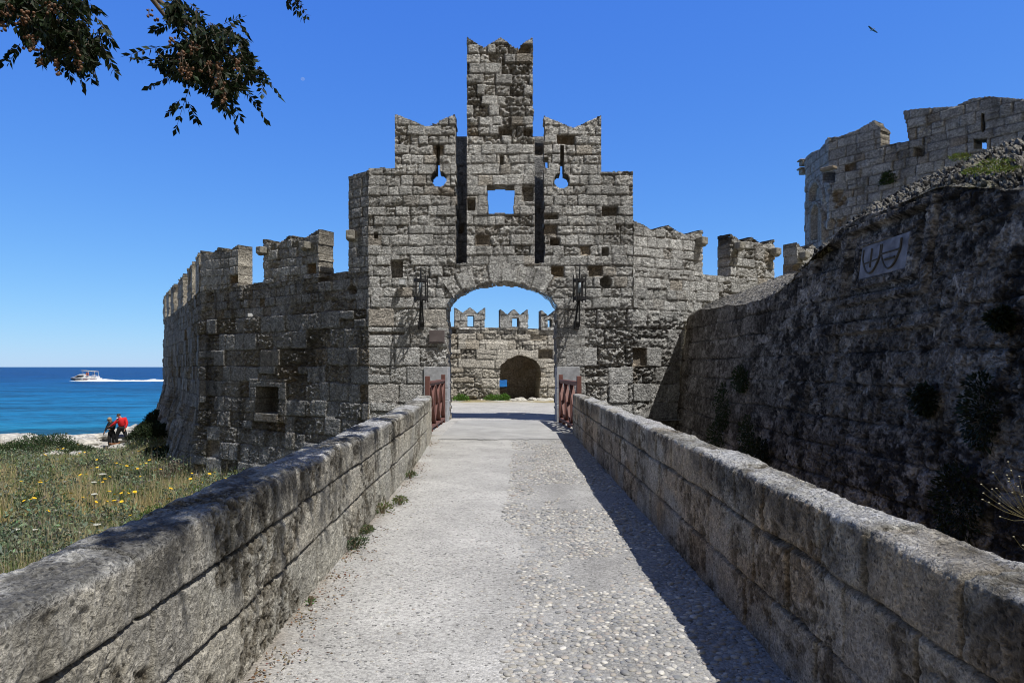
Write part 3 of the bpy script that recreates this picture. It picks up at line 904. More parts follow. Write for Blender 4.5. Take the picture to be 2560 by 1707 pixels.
for k, yc in enumerate((ay1 - Wd * .27, ay0 + Wd * .32)):
    sw = Wd * .19; zt = az1 - H * .12; zb = az0 + H * .12
    out = []
    for i in range(15):
        t = i / 14; s = -1 + 2 * t
        out.append((yc + s * sw, zb + (zt - zb) * min(1, .0 + abs(s) ** 2.2 * .62)))
    pts = [(yc - sw, zt)] + out + [(yc + sw, zt)]
    # raised shield plate
    mb = MB(); n = len(pts)
    a = [face_pt(y, z, -.02) for y, z in pts]; b = [face_pt(y, z, -.004) for y, z in pts]
    mb.add(a + b, [tuple(range(n)), tuple(range(2 * n - 1, n - 1, -1))] + [(i, (i + 1) % n, n + (i + 1) % n, n + i) for i in range(n)])
    sh = mb.build("shield", M_SLAB, arms)
    for v in sh.data.vertices: v.co -= glac.location
    mb = MB()
    mb.tube([face_pt(y, z, .000) for y, z in pts], .014, 5)
    if k == 0:
        mb.tube([face_pt(yc, zt - .02, .002), face_pt(yc, zb + .08, .002)], .016, 5)
        mb.tube([face_pt(yc - sw * .9, zb + (zt - zb) * .48, .002), face_pt(yc + sw * .9, zb + (zt - zb) * .42, .002)], .010, 5)
    else:
        zm = zb + (zt - zb) * .62
        mb.tube([face_pt(yc - sw * .95, zm, .002), face_pt(yc + sw * .95, zm, .002)], .014, 5)
        for q in (-.35, .2):
            mb.tube([face_pt(yc + sw * (q + .35), zm - .10, .002), face_pt(yc + sw * (q - .2), zb + .14, .002)], .018, 5)
    gr = mb.build("charge", M_GROOVE, sh)
    for v in gr.data.vertices: v.co -= glac.location

# ================================================================== BRIDGE PARAPETS
YL = [-2.5, 0, 3.49, 4.76, 5.7, 7.0, 10.6, 14.0, 15.6, 16.15]; XL = [-1.33, -1.34, -1.37, -1.42, -1.43, -1.46, -1.54, -1.70, -1.84, -1.90]
YR = [-2.5, 0, 16.3]; XR = [1.42, 1.42, 1.45]
def profile(w, h, zo, r=.05, n_in=105, n_top=34, n_out=24, r2=.08):
    """points (offset outward from the inner face, z) and normals"""
    pts = []; nr = []
    for z in np.linspace(-.12, h - r, n_in): pts.append((0, z)); nr.append((-1, 0))
    for a in np.linspace(0, math.pi / 2, 12)[1:]: pts.append((r - r * math.cos(a), h - r + r * math.sin(a))); nr.append((-math.cos(a), math.sin(a)))
    for x in np.linspace(r, w - r2, n_top)[1:]: pts.append((x, h)); nr.append((0, 1))
    for a in np.linspace(0, math.pi / 2, 10)[1:]: pts.append((w - r2 + r2 * math.sin(a), h - r2 + r2 * math.cos(a))); nr.append((math.sin(a), math.cos(a)))
    for z in np.linspace(h - r2, zo, n_out)[1:]: pts.append((w, z)); nr.append((1, 0))
    return np.array(pts), np.array(nr)
def parapet(name, Yk, Xk, side, w, h, zo, y1, label, seed, lens, tone, warmth, zl, dark_top, rgh=1.0):
    pr, nr = profile(w, h, zo)
    arc = np.concatenate([[0], np.cumsum(np.linalg.norm(np.diff(pr, axis=0), axis=1))]) - .12
    ys = np.concatenate([np.arange(-2.5, .6, .1), logy(.6, y1, .0019)[1:]]); ys = ys[ys < y1]; ys = np.append(ys, y1)
    vi = np.arange(len(arc)).astype(float)
    xin = lambda Y: np.interp(Y, Yk, Xk)
    def pos(U, V):
        o = np.interp(V, vi, pr[:, 0]); z = np.interp(V, vi, pr[:, 1])
        wv = 1 + .10 * (fbm(U * .9, U * 0, 2, seed + 5) - .5) * 2
        zz = z + np.where(z > .3, 1, 0) * (.026 * (fbm(U * 1.6, o * 3, 4, seed + 6) - .5) * 2) * sstep(.5, .9, z)
        return np.stack([xin(U) + side * o * wv, U, zz], -1)
    def nrm(U, V):
        a = np.interp(V, vi, nr[:, 0]); z = np.interp(V, vi, nr[:, 1]); l = np.hypot(a, z)
        return np.stack([side * a / l, 0 * U, z / l], -1)
    cs = [-.2] + zl + [9]
    def hC(U, V):
        A = np.interp(V, vi, arc); z = np.interp(V, vi, pr[:, 1]); na = np.interp(V, vi, nr[:, 1])
        hh, C, bid = relief(U, A, cs, lens, seed, er=.004 * rgh, off=.007, joint=.036, jw=.0095, wob=.006, miss=0, course_warp=.03, zone=0, warm=warmth, tone=tone, split=0, stain=.35,
                            erode_fn=lambda U, V: np.ones(U.shape))
        C = C * np.array([.76, .745, .70])
        # broad eroded hollows and mortar smears
        n = fbm(U * 2.1, A * 2.4, 4, seed + 7); pit = sstep(.47, .56, n)
        n2 = fbm(U * 11, A * 11, 5, seed + 8, .65); n4 = fbm(U * 32, A * 32, 3, seed + 18, .6)
        hh = hh - rgh * pit * (.002 + .007 * sstep(.46, .60, n2) + .013 * sstep(.5, .62, n4)) + rgh * ((n2 - .5) * .008 + (n4 - .5) * .012)
        sm = sstep(.52, .64, fbm(U * 2.2, A * .9, 4, seed + 9)) * (1 - pit)
        C = C * (1 - .55 * sm[..., None]) + np.array([.40, .40, .39]) * .55 * sm[..., None]
        bl = np.clip(pit * (sstep(.44, .56, n2) * .6 + sstep(.48, .60, n4) * .35), 0, .85)[..., None]
        C = C * (1 - bl) + np.array([.080, .066, .045]) * bl
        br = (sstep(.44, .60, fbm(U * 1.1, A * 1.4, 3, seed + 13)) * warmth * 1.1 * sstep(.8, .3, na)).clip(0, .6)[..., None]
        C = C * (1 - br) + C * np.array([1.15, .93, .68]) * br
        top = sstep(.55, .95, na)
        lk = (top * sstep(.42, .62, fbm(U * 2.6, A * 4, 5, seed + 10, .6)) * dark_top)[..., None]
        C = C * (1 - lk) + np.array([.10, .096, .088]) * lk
        ww = sstep(.6, .1, na)[..., None]; C = C * ((1 - ww) + ww * (np.array([1.12, 1.0, .84]) if side > 0 else np.array([1.02, 1.0, .95])))  # side faces tinted warm here to offset the blue skylight in their shade
        # whitish patches along the crown, more of them at the near left end
        wt = (sstep(.3, .8, na) * sstep(.52, .62, fbm(U * 1.2, A * 2.0, 4, seed + 11) + (.12 * sstep(2.4, 1.2, U) if side < 0 else 0)))[..., None] * .75
        C = C * (1 - wt) + np.array([.52, .52, .52]) * wt
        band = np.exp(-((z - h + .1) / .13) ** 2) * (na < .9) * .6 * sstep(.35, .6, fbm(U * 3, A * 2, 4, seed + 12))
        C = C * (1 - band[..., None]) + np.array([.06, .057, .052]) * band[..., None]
        return hh, C, bid
    o = solid(name, M_PARA, None, ys, vi, pos, nrm, None, hC, None, origin=(float(xin(8)) + side * w / 2, 8.0, -.12))
    tag(o, label, "parapet")
    # end cap
    me = MB(); xe = float(xin(y1)); ring = [(xe + side * p[0], y1 - .015, p[1]) for p in pr[::6]]
    me.add(ring, [tuple(range(len(ring)))])
    c = me.build("end_face", M_ENDP, o)
    for v in c.data.vertices: v.co -= o.location
    return o
M_ENDP = plain("end_stone", (.30, .285, .25), .9, var=.3, scale=12, bump=.5)
parapet("parapet", YL, XL, -1, .37, .93, -3.2, 16.1, "sunlit low stone parapet on the left side of the bridge, dappled by leaf shadows", 221, (.6, 1.25), (.75, 1.35), .10, [.35, .67], .75, 1.0)
parapet("parapet", YR, XR, 1, .30, .96, -4.2, 16.3, "low stone parapet on the right side of the bridge, its inner face in shade", 241, (.34, .78), (.45, 1.15), .50, [.31, .66], .40, .6)
# ================================================================== GROUND, SEA, PATH
def gravel_mat(name, cell=70, fine=260, lo=.72, hi=1.25, bump=.5, dark=.12):
    m, nt, b = new_mat(name)
    N = nt.nodes; L = nt.links
    at = N.new("ShaderNodeAttribute"); at.attribute_name = "Col"
    tc = N.new("ShaderNodeTexCoord")
    v = N.new("ShaderNodeTexVoronoi"); v.inputs['Scale'].default_value = cell
    v2 = N.new("ShaderNodeTexVoronoi"); v2.inputs['Scale'].default_value = fine
    no = N.new("ShaderNodeTexNoise"); no.inputs['Scale'].default_value = 1.3; no.inputs['Detail'].default_value = 7; no.inputs['Roughness'].default_value = .65
    for q in (v, v2, no): L.new(tc.outputs['Object'], q.inputs['Vector'])
    sep = N.new("ShaderNodeSeparateColor"); L.new(v.outputs['Color'], sep.inputs[0])
    sep2 = N.new("ShaderNodeSeparateColor"); L.new(v2.outputs['Color'], sep2.inputs[0])
    a = N.new("ShaderNodeMapRange"); a.inputs[3].default_value = lo; a.inputs[4].default_value = hi; L.new(sep.outputs[0], a.inputs[0])
    c = N.new("ShaderNodeMapRange"); c.inputs[3].default_value = .8; c.inputs[4].default_value = 1.2; L.new(sep2.outputs[0], c.inputs[0])
    # a few dark pebbles
    dk = N.new("ShaderNodeMath"); dk.operation = 'LESS_THAN'; dk.inputs[1].default_value = dark * .25; L.new(sep.outputs[1], dk.inputs[0])
    dm = N.new("ShaderNodeMapRange"); dm.inputs[3].default_value = 1.0; dm.inputs[4].default_value = .35; L.new(dk.outputs[0], dm.inputs[0])
    n2 = N.new("ShaderNodeMapRange"); n2.inputs[1].default_value = .3; n2.inputs[2].default_value = .7; n2.inputs[3].default_value = .76; n2.inputs[4].default_value = 1.14; L.new(no.outputs[0], n2.inputs[0])
    m1 = N.new("ShaderNodeMath"); m1.operation = 'MULTIPLY'; L.new(a.outputs[0], m1.inputs[0]); L.new(c.outputs[0], m1.inputs[1])
    m2 = N.new("ShaderNodeMath"); m2.operation = 'MULTIPLY'; L.new(m1.outputs[0], m2.inputs[0]); L.new(dm.outputs[0], m2.inputs[1])
    m3 = N.new("ShaderNodeMath"); m3.operation = 'MULTIPLY'; L.new(m2.outputs[0], m3.inputs[0]); L.new(n2.outputs[0], m3.inputs[1])
    vm = N.new("ShaderNodeVectorMath"); vm.operation = 'SCALE'; L.new(at.outputs['Color'], vm.inputs[0]); L.new(m3.outputs[0], vm.inputs['Scale'])
    L.new(vm.outputs[0], b.inputs['Base Color']); b.inputs['Roughness'].default_value = .9; b.inputs['Specular IOR Level'].default_value = .2
    hs = N.new("ShaderNodeMath"); hs.operation = 'MULTIPLY_ADD'; hs.inputs[1].default_value = .4; L.new(v2.outputs['Distance'], hs.inputs[0]); L.new(v.outputs['Distance'], hs.inputs[2])
    bp = N.new("ShaderNodeBump"); bp.invert = True; bp.inputs['Strength'].default_value = bump; bp.inputs['Distance'].default_value = .012
    L.new(hs.outputs[0], bp.inputs['Height']); L.new(bp.outputs[0], b.inputs['Normal'])
    return m
M_PATH = gravel_mat("path_gravel")
M_SLABG = gravel_mat("smooth_concrete", 120, 400, .9, 1.08, .2, .02)

def grid(name, xs, ys, zf, cf, mat, mask=None, label=None, kind="structure"):
    U, V = np.meshgrid(xs, ys, indexing='ij')
    Z = zf(U, V); C = cf(U, V)
    P = np.stack([U, V, Z], -1)
    nu, nv = U.shape; idx = np.arange(nu * nv).reshape(nu, nv)
    M = np.ones((nu - 1, nv - 1), bool) if mask is None else mask((U[:-1, :-1] + U[1:, 1:]) / 2, (V[:-1, :-1] + V[1:, 1:]) / 2)
    ii, jj = np.nonzero(M)
    Fq = np.stack([idx[ii, jj], idx[ii + 1, jj], idx[ii + 1, jj + 1], idx[ii, jj + 1]], 1)
    o = raw_mesh(name, P.reshape(-1, 3), Fq, mat, None, C.reshape(-1, 3), True)
    return tag(o, label, None, None, kind)

# the walkway over the bridge
SL = np.linspace(0, 1, 150)
ysd = np.concatenate([np.arange(-3, 1, .25), logy(1.0, 20.6, .006)])
Ud, Vd = np.meshgrid(SL, ysd, indexing='ij')
xl = np.interp(Vd, YL + [20.6], XL + [-2.3]) - .08; xr = np.interp(Vd, YR + [20.6], XR + [1.75]) + .08
Xd = xl + (xr - xl) * Ud
def path_z(X, Y):
    return .012 * (fbm(X * 1.2, Y * 1.2, 3, 301) - .5) * 2 * sstep(20, 17, Y) + .006 * (fbm(X * 6, Y * 6, 3, 302) - .5) - .0
Zd = path_z(Xd, Vd)
seamx = .02 + .25 * (fbm(Vd * .8, Vd * 0, 3, 303) - .5)
cob = sstep(-.05, .10, Xd - seamx)
g = fbm(Xd * 1.5, Vd * 1.1, 4, 304)
Cd = np.array([.42, .413, .395]) * (.86 + .28 * g[..., None])
Cd = Cd * (1 - .16 * cob[..., None])
wr = np.exp(-((Xd - .62) / .16) ** 2) * sstep(14.5, 13, Vd)
Cd = Cd * (1 - .15 * wr[..., None])
el = np.exp(-(Xd - xl - .08).clip(0) / .10)[..., None] * sstep(.35, .6, fbm(Vd * 2.2, Vd * 0, 3, 305))[..., None] * .55
Cd = Cd * (1 - el) + np.array([.20, .155, .10]) * el
idx = np.arange(Ud.size).reshape(Ud.shape)
Fd = np.stack([idx[:-1, :-1], idx[1:, :-1], idx[1:, 1:], idx[:-1, 1:]], -1).reshape(-1, 4)
tag(raw_mesh("path", np.stack([Xd, Vd, Zd], -1).reshape(-1, 3), Fd, M_PATH, None, Cd.reshape(-1, 3)), "pale gravel path leading over the bridge to the arch", None, None, "structure")
# dark body of the bridge beneath
mb = MB()
vs = []
for y in np.linspace(-3, 20.2, 12):
    a = float(np.interp(y, YL + [20.6], XL + [-2.2])) - .0; b = float(np.interp(y, YR + [20.6], XR + [1.7]))
    vs += [(a, y, -4.2), (a, y, -.14), (b, y, -.14), (b, y, -4.2)]
fs = []
for i in range(11):
    for k in range(4):
        fs.append((i * 4 + k, i * 4 + (k + 1) % 4, (i + 1) * 4 + (k + 1) % 4, (i + 1) * 4 + k))
mb.add(vs, fs)
tag(mb.build("bridge", M_ENDP), "solid stone body of the bridge under the gravel path", "bridge")
bpy.data.objects["bridge"]["kind"] = "structure"
# smooth darker slab just before the arch
def slab_mask(X, Y):
    w = .06 * (fbm(X * 3, Y * 3, 3, 306) - .5)
    l = -1.72 + .1 * (Y - 15) * 0; 
    return (Y > 15.0 + w * 2) & (X > -1.62 + w) & (X < 1.20 + w)
grid("threshold_slab", np.arange(-1.75, 1.3, .04), np.arange(14.9, 20.35, .05), lambda X, Y: path_z(X, Y) * .3 + .014, lambda X, Y: np.array([.37, .368, .358]) * (.9 + .2 * fbm(X * 2, Y * 2, 3, 307))[..., None], M_SLABG, slab_mask, "smooth grey concrete slab between the two railings")
# courtyard
LWx = lambda Y: np.interp(Y, LW.p[:, 1], LW.p[:, 0])
grid("courtyard", np.arange(-13, 12, .12), np.arange(20.35, 35, .12), lambda X, Y: .01 * fbm(X, Y, 3, 308) + .06 * sstep(30.6, 31.6, Y) * fbm(X * 2, Y * 2, 3, 309),
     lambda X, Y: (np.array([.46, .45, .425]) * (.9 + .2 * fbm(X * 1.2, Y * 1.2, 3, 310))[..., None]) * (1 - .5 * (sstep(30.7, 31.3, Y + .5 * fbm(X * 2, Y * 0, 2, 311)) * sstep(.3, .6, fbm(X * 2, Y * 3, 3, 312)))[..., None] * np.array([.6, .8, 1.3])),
     M_PATH, lambda X, Y: (X > LWx(Y) + .6), "pale gravel courtyard beyond the arch")

# the field, the moat and the shore
def shoreY(X): return 41.3 + 1.6 * (fbm(X * .22, X * 0, 3, 320) - .5) - .05 * np.clip(-X - 26, 0, 60) - 2.2 * sstep(-24.5, -29, X)
def ground_z(X, Y):
    z = -2.62 + .35 * (fbm(X * .22, Y * .22, 3, 321) - .5) + .10 * (fbm(X * 1.3, Y * 1.3, 3, 322) - .5)
    z = z + .10 * sstep(33, 38, Y)
    z = z - 1.5 * sstep(-1.2, 1.8, Y - shoreY(X)) - 2.5 * sstep(1, 9, Y - shoreY(X))
    z = z - .26 * np.exp(-((X + 21.2) / 2.6) ** 2 - ((Y - 36.3) / 2.0) ** 2)
    # embankment against the tail of the wall
    d = np.abs(X - LWx(Y)) * .86
    z = z + .9 * sstep(3.0, .4, d) * sstep(29, 34, Y) * (Y < 44)
    z = np.where(X > -1.7, -4.0 + .3 * fbm(X, Y, 3, 323), z)
    return z
def ground_c(X, Y):
    n = fbm(X * .8, Y * .8, 4, 324)[..., None]; n2 = fbm(X * 4, Y * 4, 4, 325)[..., None]
    C = np.array([.14, .115, .065]) * (1 - n2) + np.array([.095, .115, .045]) * n2
    rk = sstep(-7.5, -3.5, Y - shoreY(X) + 2.5 * (n[..., 0] - .5))[..., None]
    C = C * (1 - rk) + np.array([.46, .44, .40]) * (.7 + .5 * n2) * rk
    return C
gxs = np.concatenate([np.arange(-70, -40, 1.0), np.arange(-40, 0, .22), np.arange(0, 42, 1.5)])
gys = np.concatenate([np.arange(-14, 10, .8), np.arange(10, 46, .22), np.arange(46, 90, 2.0)])
M_GROUND = attr_mat("dry_soil", n1=3, n2=30, amp=.4, bump=.6, bdist=.03, pits=20)
grid("ground", gxs, gys, ground_z, ground_c, M_GROUND, None, "weedy field and moat bed around the bridge")

# sea
m, nt, b = new_mat("sea_water")
N = nt.nodes; L = nt.links
geo = N.new("ShaderNodeNewGeometry"); sp = N.new("ShaderNodeSeparateXYZ"); L.new(geo.outputs['Position'], sp.inputs[0])
dist = N.new("ShaderNodeMapRange"); dist.inputs[1].default_value = 40; dist.inputs[2].default_value = 420
wn_ = N.new("ShaderNodeTexNoise"); wn_.inputs['Scale'].default_value = .012; wn_.inputs['Detail'].default_value = 4
mpw = N.new("ShaderNodeMapping"); mpw.inputs['Scale'].default_value = (.35, 1.6, 1); L.new(geo.outputs['Position'], mpw.inputs[0]); L.new(mpw.outputs[0], wn_.inputs['Vector'])
ad = N.new("ShaderNodeMath"); ad.operation = 'MULTIPLY_ADD'; ad.inputs[1].default_value = 60; L.new(wn_.outputs[0], ad.inputs[0]); L.new(sp.outputs['Y'], ad.inputs[2]); L.new(ad.outputs[0], dist.inputs[0])
cr = N.new("ShaderNodeValToRGB")
E = cr.color_ramp.elements
E[0].position = 0.0; E[0].color = (.03, .13, .15, 1)
E[1].position = 1.0; E[1].color = (.0, .040, .150, 1)
for p, c in ((.06, (.012, .15, .22, 1)), (.16, (.004, .12, .25, 1)), (.34, (.0, .09, .225, 1)), (.6, (.0, .062, .19, 1))):
    e = E.new(p); e.color = c
L.new(dist.outputs[0], cr.inputs[0])
mp = N.new("ShaderNodeMapping"); mp.inputs['Scale'].default_value = (.55, 1.6, 1); L.new(geo.outputs['Position'], mp.inputs[0])
n1 = N.new("ShaderNodeTexNoise"); n1.inputs['Scale'].default_value = 1.0; n1.inputs['Detail'].default_value = 7; n1.inputs['Roughness'].default_value = .6
n2 = N.new("ShaderNodeTexNoise"); n2.inputs['Scale'].default_value = .14; n2.inputs['Detail'].default_value = 5
L.new(mp.outputs[0], n1.inputs['Vector']); L.new(mp.outputs[0], n2.inputs['Vector'])
hh = N.new("ShaderNodeMath"); hh.operation = 'MULTIPLY_ADD'; hh.inputs[1].default_value = 2.5; L.new(n2.outputs[0], hh.inputs[0]); L.new(n1.outputs[0], hh.inputs[2])
bp = N.new("ShaderNodeBump"); bp.inputs['Strength'].default_value = 1.0; bp.inputs['Distance'].default_value = .35
L.new(hh.outputs[0], bp.inputs['Height'])
rip = N.new("ShaderNodeMapRange"); rip.inputs[1].default_value = .42; rip.inputs[2].default_value = .58; rip.inputs[3].default_value = .45; rip.inputs[4].default_value = 1.5; mixr = N.new('ShaderNodeMath'); mixr.operation = 'MULTIPLY_ADD'; mixr.inputs[1].default_value = .5; L.new(n2.outputs[0], mixr.inputs[0]); hn = N.new('ShaderNodeMath'); hn.operation = 'MULTIPLY'; hn.inputs[1].default_value = .5; L.new(n1.outputs[0], hn.inputs[0]); L.new(hn.outputs[0], mixr.inputs[2]); L.new(mixr.outputs[0], rip.inputs[0])
vm = N.new("ShaderNodeVectorMath"); vm.operation = 'SCALE'; L.new(cr.outputs[0], vm.inputs[0]); L.new(rip.outputs[0], vm.inputs['Scale'])  # light and dark of the ripples multiplied into the water colour
L.new(vm.outputs[0], b.inputs['Base Color']); L.new(bp.outputs[0], b.inputs['Normal'])
b.inputs['Roughness'].default_value = .35; b.inputs['Specular IOR Level'].default_value = .25; b.inputs['IOR'].default_value = 1.2
M_SEA = m
me = MB()
xs = [-16000, -4000, -1200, -300, -80, 60, 400, 4000, 16000]; ys = [30, 60, 140, 400, 1200, 5000, 25000]
vs = [(x, y, -3.7) for x in xs for y in ys]; fs = []
for i in range(len(xs) - 1):
    for j in range(len(ys) - 1):
        fs.append((i * len(ys) + j, (i + 1) * len(ys) + j, (i + 1) * len(ys) + j + 1, i * len(ys) + j + 1))
me.add(vs, fs)
tag(me.build("sea", M_SEA), "blue sea turning turquoise near the shore", None, None, "structure")

# ------------------------------------------------------------------ pebbles set in the path
rng = np.random.RandomState(77)
def ico():
    bm = bmesh.new(); bmesh.ops.create_icosphere(bm, subdivisions=2, radius=1.0)
    v = np.array([q.co for q in bm.verts]); f = np.array([[w.index for w in q.verts] for q in bm.faces]); bm.free(); return v, f
IV, IF = ico()
bm = bmesh.new(); bmesh.ops.create_icosphere(bm, subdivisions=1, radius=1.0)
IV1 = np.array([q.co for q in bm.verts]); IF1 = np.array([[w.index for w in q.verts] for q in bm.faces]); bm.free()
PCOL = np.array([[.34, .34, .34], [.27, .275, .29], [.42, .41, .39], [.20, .21, .235], [.52, .50, .47], [.32, .285, .27], [.36, .33, .30], [.13, .145, .17], [.60, .59, .57], [.30, .29, .27]])
def pebbles(n, y0, y1, xfun, smin, smax, tmplV, tmplF, seedx, hz=.45):
    r = np.random.RandomState(seedx)
    # uniform in screen-ish depth
    Y = y0 * (y1 / y0) ** r.rand(n)
    X = xfun(r, Y)
    s = r.uniform(smin, smax, n) * (1 + .25 * (r.rand(n) > .85))
    kk = fbm(X * 1.4, Y * 1.1, 3, seedx + 60) + .25 * r.rand(n) > .55
    X, Y, s = X[kk], Y[kk], s[kk]; n = len(X)
    # reject overlaps coarsely with a hash grid
    cell = {}; keep = []
    for i in range(n):
        c = (int(X[i] / .10), int(Y[i] / .10)); ok = True
        for a in (-1, 0, 1):
            for b_ in (-1, 0, 1):
                for j in cell.get((c[0] + a, c[1] + b_), ()):
                    if (X[i] - X[j]) ** 2 + (Y[i] - Y[j]) ** 2 < ((s[i] + s[j]) * .72) ** 2: ok = False; break
                if not ok: break
            if not ok: break
        if ok: keep.append(i); cell.setdefault(c, []).append(i)
    X, Y, s = X[keep], Y[keep], s[keep]; n = len(X)
    ang = r.rand(n) * 6.283; el = r.uniform(.55, 1.0, n); hzv = r.uniform(.35, .75, n) * hz
    T = tmplV[None] * np.stack([s, s * el, s * hzv], 1)[:, None, :]
    T = T * (1 + .13 * (r.rand(n, tmplV.shape[0], 1) - .5))
    ca, sa = np.cos(ang)[:, None], np.sin(ang)[:, None]
    W = np.stack([T[..., 0] * ca - T[..., 1] * sa + X[:, None], T[..., 0] * sa + T[..., 1] * ca + Y[:, None], T[..., 2]], -1)
    W[..., 2] += path_z(X, Y)[:, None] + r.uniform(-.45, .2, n)[:, None] * (s * hzv)[:, None]
    C = PCOL[r.randint(0, len(PCOL), n)] * r.uniform(.9, 1.35, n)[:, None]
    C = C * .68 + .32 * np.array([.36, .355, .34]); C = C * np.array([1.0, .98, .93]) * .95
    Fa = (tmplF[None] + (np.arange(n) * len(tmplV))[:, None, None]).reshape(-1, 3)
    return W.reshape(-1, 3), Fa, np.repeat(C, len(tmplV), 0)
def xc(r, Y):
    x = r.uniform(0.0, 1.45, len(Y)); b = r.rand(len(Y)) < .25
    x = np.where(b, .62 + r.randn(len(Y)) * .12, x)
    return np.clip(x + .25 * (fbm(Y * .8, Y * 0, 3, 303) - .5), -.1, 1.5)
parts = [pebbles(13000, 2.2, 6.5, xc, .011, .029, IV, IF, 1, .62), pebbles(11000, 6.5, 14.8, xc, .016, .035, IV1, IF1, 2, .6),
         pebbles(1500, 2.2, 9, lambda r, Y: r.uniform(-1.35, .1, len(Y)), .006, .016, IV1, IF1, 3, .6)]
off = 0; VV = []; FF = []; CC = []
for v, f, c in parts:
    VV.append(v); FF.append(f + off); CC.append(c); off += len(v)
M_PEB = attr_mat("pebble", rough=.6, n1=20, n2=90, amp=.2, bump=.25, bdist=.003, pits=60, pitcol=.85, spec=.35)
tag(raw_mesh("cobbles", np.concatenate(VV), np.concatenate(FF), M_PEB, None, np.concatenate(CC), True), "small rounded sea pebbles set into the right half of the path", "cobbles", None, "stuff")
# ================================================================== OBJECTS
def shift_local(o, parent):
    for v in o.data.vertices: v.co -= parent.location
    return o
M_RED = plain("red_brown_painted_wood", (.15, .066, .054), .6, var=.18, scale=10, bump=.1)
M_IRON = plain("black_wrought_iron", (.018, .018, .020), .6, var=.3, scale=20, bump=.3)
M_GLASS_ = plain("frosted_lamp_glass", (.22, .26, .30), .25, var=.1)

# ------------------------------------------------------------------ railings
def railing(p0, p1, label):
    root = empty("railing", (p0[0], p0[1], 0), label, "railing")
    a = Vector((p0[0], p0[1], 0)) - root.location; b = Vector((p1[0], p1[1], 0)) - root.location
    d = (b - a); L = d.length; d.normalize(); ang = math.atan2(d.y, d.x); R = Matrix.Rotation(ang, 3, 'Z')
    at = lambda t, z, off=0: a + d * t + Vector((0, 0, z)) + Vector((-d.y, d.x, 0)) * off
    for t in (.05, L - .05):
        mb = MB(); mb.box(at(t, .66), (.11, .11, 1.44), R); mb.build("post", M_RED, root, bevel=.006)
    mb = MB(); mb.box(at(L / 2, 1.22), (L - .22, .14, .05), R); mb.box(at(L / 2, 1.165), (L - .22, .08, .056), R); mb.build("top_rail", M_RED, root, bevel=.004)
    mb = MB(); mb.box(at(L / 2, .12), (L - .22, .11, .07), R); mb.build("bottom_rail", M_RED, root, bevel=.004)
    for t in (.7, L / 2, L - .7):
        mb = MB(); mb.box(at(t, .035), (.08, .09, .10), R); mb.build("foot_block", M_RED, root)
    n = 3; w = (L - .3) / n
    for i in range(n):
        t0 = .15 + i * w; t1 = t0 + w
        for s in (0, 1):
            mb = MB()
            q0 = at(t0 if s else t1, .165, .012 * (1 if s else -1)); q1 = at(t1 if s else t0, 1.13, .012 * (1 if s else -1))
            mb.beam(q0, q1, .11, .045, up=(-d.y, d.x, 0) if False else (0, 0, 1)); mb.build("slat", M_RED, root)
        if i < n:
            mb = MB(); mb.box(at(t1 if i < n - 1 else t0 + w / 2, .65), (.05, .09, .95), R)
            if i < n - 1: mb.build("upright", M_RED, root)
    return root
railing((-2.02, 16.28), (-1.98, 19.72), "red-brown wooden railing with crossed slats at the left end of the bridge")
railing((1.62, 16.45), (1.40, 19.72), "red-brown wooden railing with crossed slats at the right end of the bridge, casting a shadow")

# ------------------------------------------------------------------ torch holders
def sconce(px, top, bot, label, dx=0):
    x = X20(px); zt, zb = Z20(top), Z20(bot)
    root = empty("fire_basket", (x, 19.93, zb), label, "torch holder", None)
    o = Vector(root.location)
    yb = -.38
    cz0, cz1 = Z20(750) - zb, Z20(706) - zb
    # wall bracket: a bar standing out from the wall, curving in to its foot
    mb = MB(); mb.tube([(-.10 + dx, .02, 0), (-.06 + dx, -.06, .35), (-.02, -.18, .75), (0, yb, cz0)], [.035, .032, .035, .04], 8)
    mb.tube([(.04 + dx, .02, .02), (.02 + dx, -.10, .4), (.02, -.22, .78), (.0, yb + .02, cz0)], [.02, .022, .022, .02], 6)
    mb.box((-.05 + dx, .035, .05), (.16, .05, .22)); mb.build("bracket", M_IRON, root, bevel=.004)
    # spiked central rod
    mb = MB(); mb.tube([(0, yb, cz0 - .02), (0, yb, cz1 + .1), (0.01, yb, Z20(668) - zb)], [.035, .03, .012], 6); mb.build("spike", M_IRON, root)
    for zz in (cz0, cz1):
        mb = MB(); N_ = 20; r = .185
        pts = [(r * math.cos(2 * math.pi * k / N_), yb + r * math.sin(2 * math.pi * k / N_), zz) for k in range(N_ + 1)]
        for i in range(N_): mb.beam(pts[i], pts[i + 1], .018, .07)
        mb.beam((-r, yb, zz), (r, yb, zz), .03, .035); mb.beam((0, yb - r, zz), (0, .06, zz), .03, .035)
        mb.build("hoop", M_IRON, root)
    for k in range(8):
        a = 2 * math.pi * k / 8 + .2
        mb = MB(); mb.tube([(.19 * math.cos(a), yb + .19 * math.sin(a), cz0 - .11), (.19 * math.cos(a), yb + .19 * math.sin(a), cz1 + .08), (.185 * math.cos(a), yb + .185 * math.sin(a), cz1 + .16)], [.015, .017, .006], 5)
        mb.build("bar", M_IRON, root)
    mb = MB(); mb.tube([(0.0, yb, cz0 + .16), (0.0, yb, cz1 - .06)], [.05, .05], 10); mb.build("lamp_glass", M_GLASS_, root, smooth=True)
    return root
sconce(1057, 668, 818, "black iron fire basket on a bracket left of the arch above the brown plaque")
sconce(1445, 668, 818, "black iron fire basket on a bracket right of the arch beside the round hole")

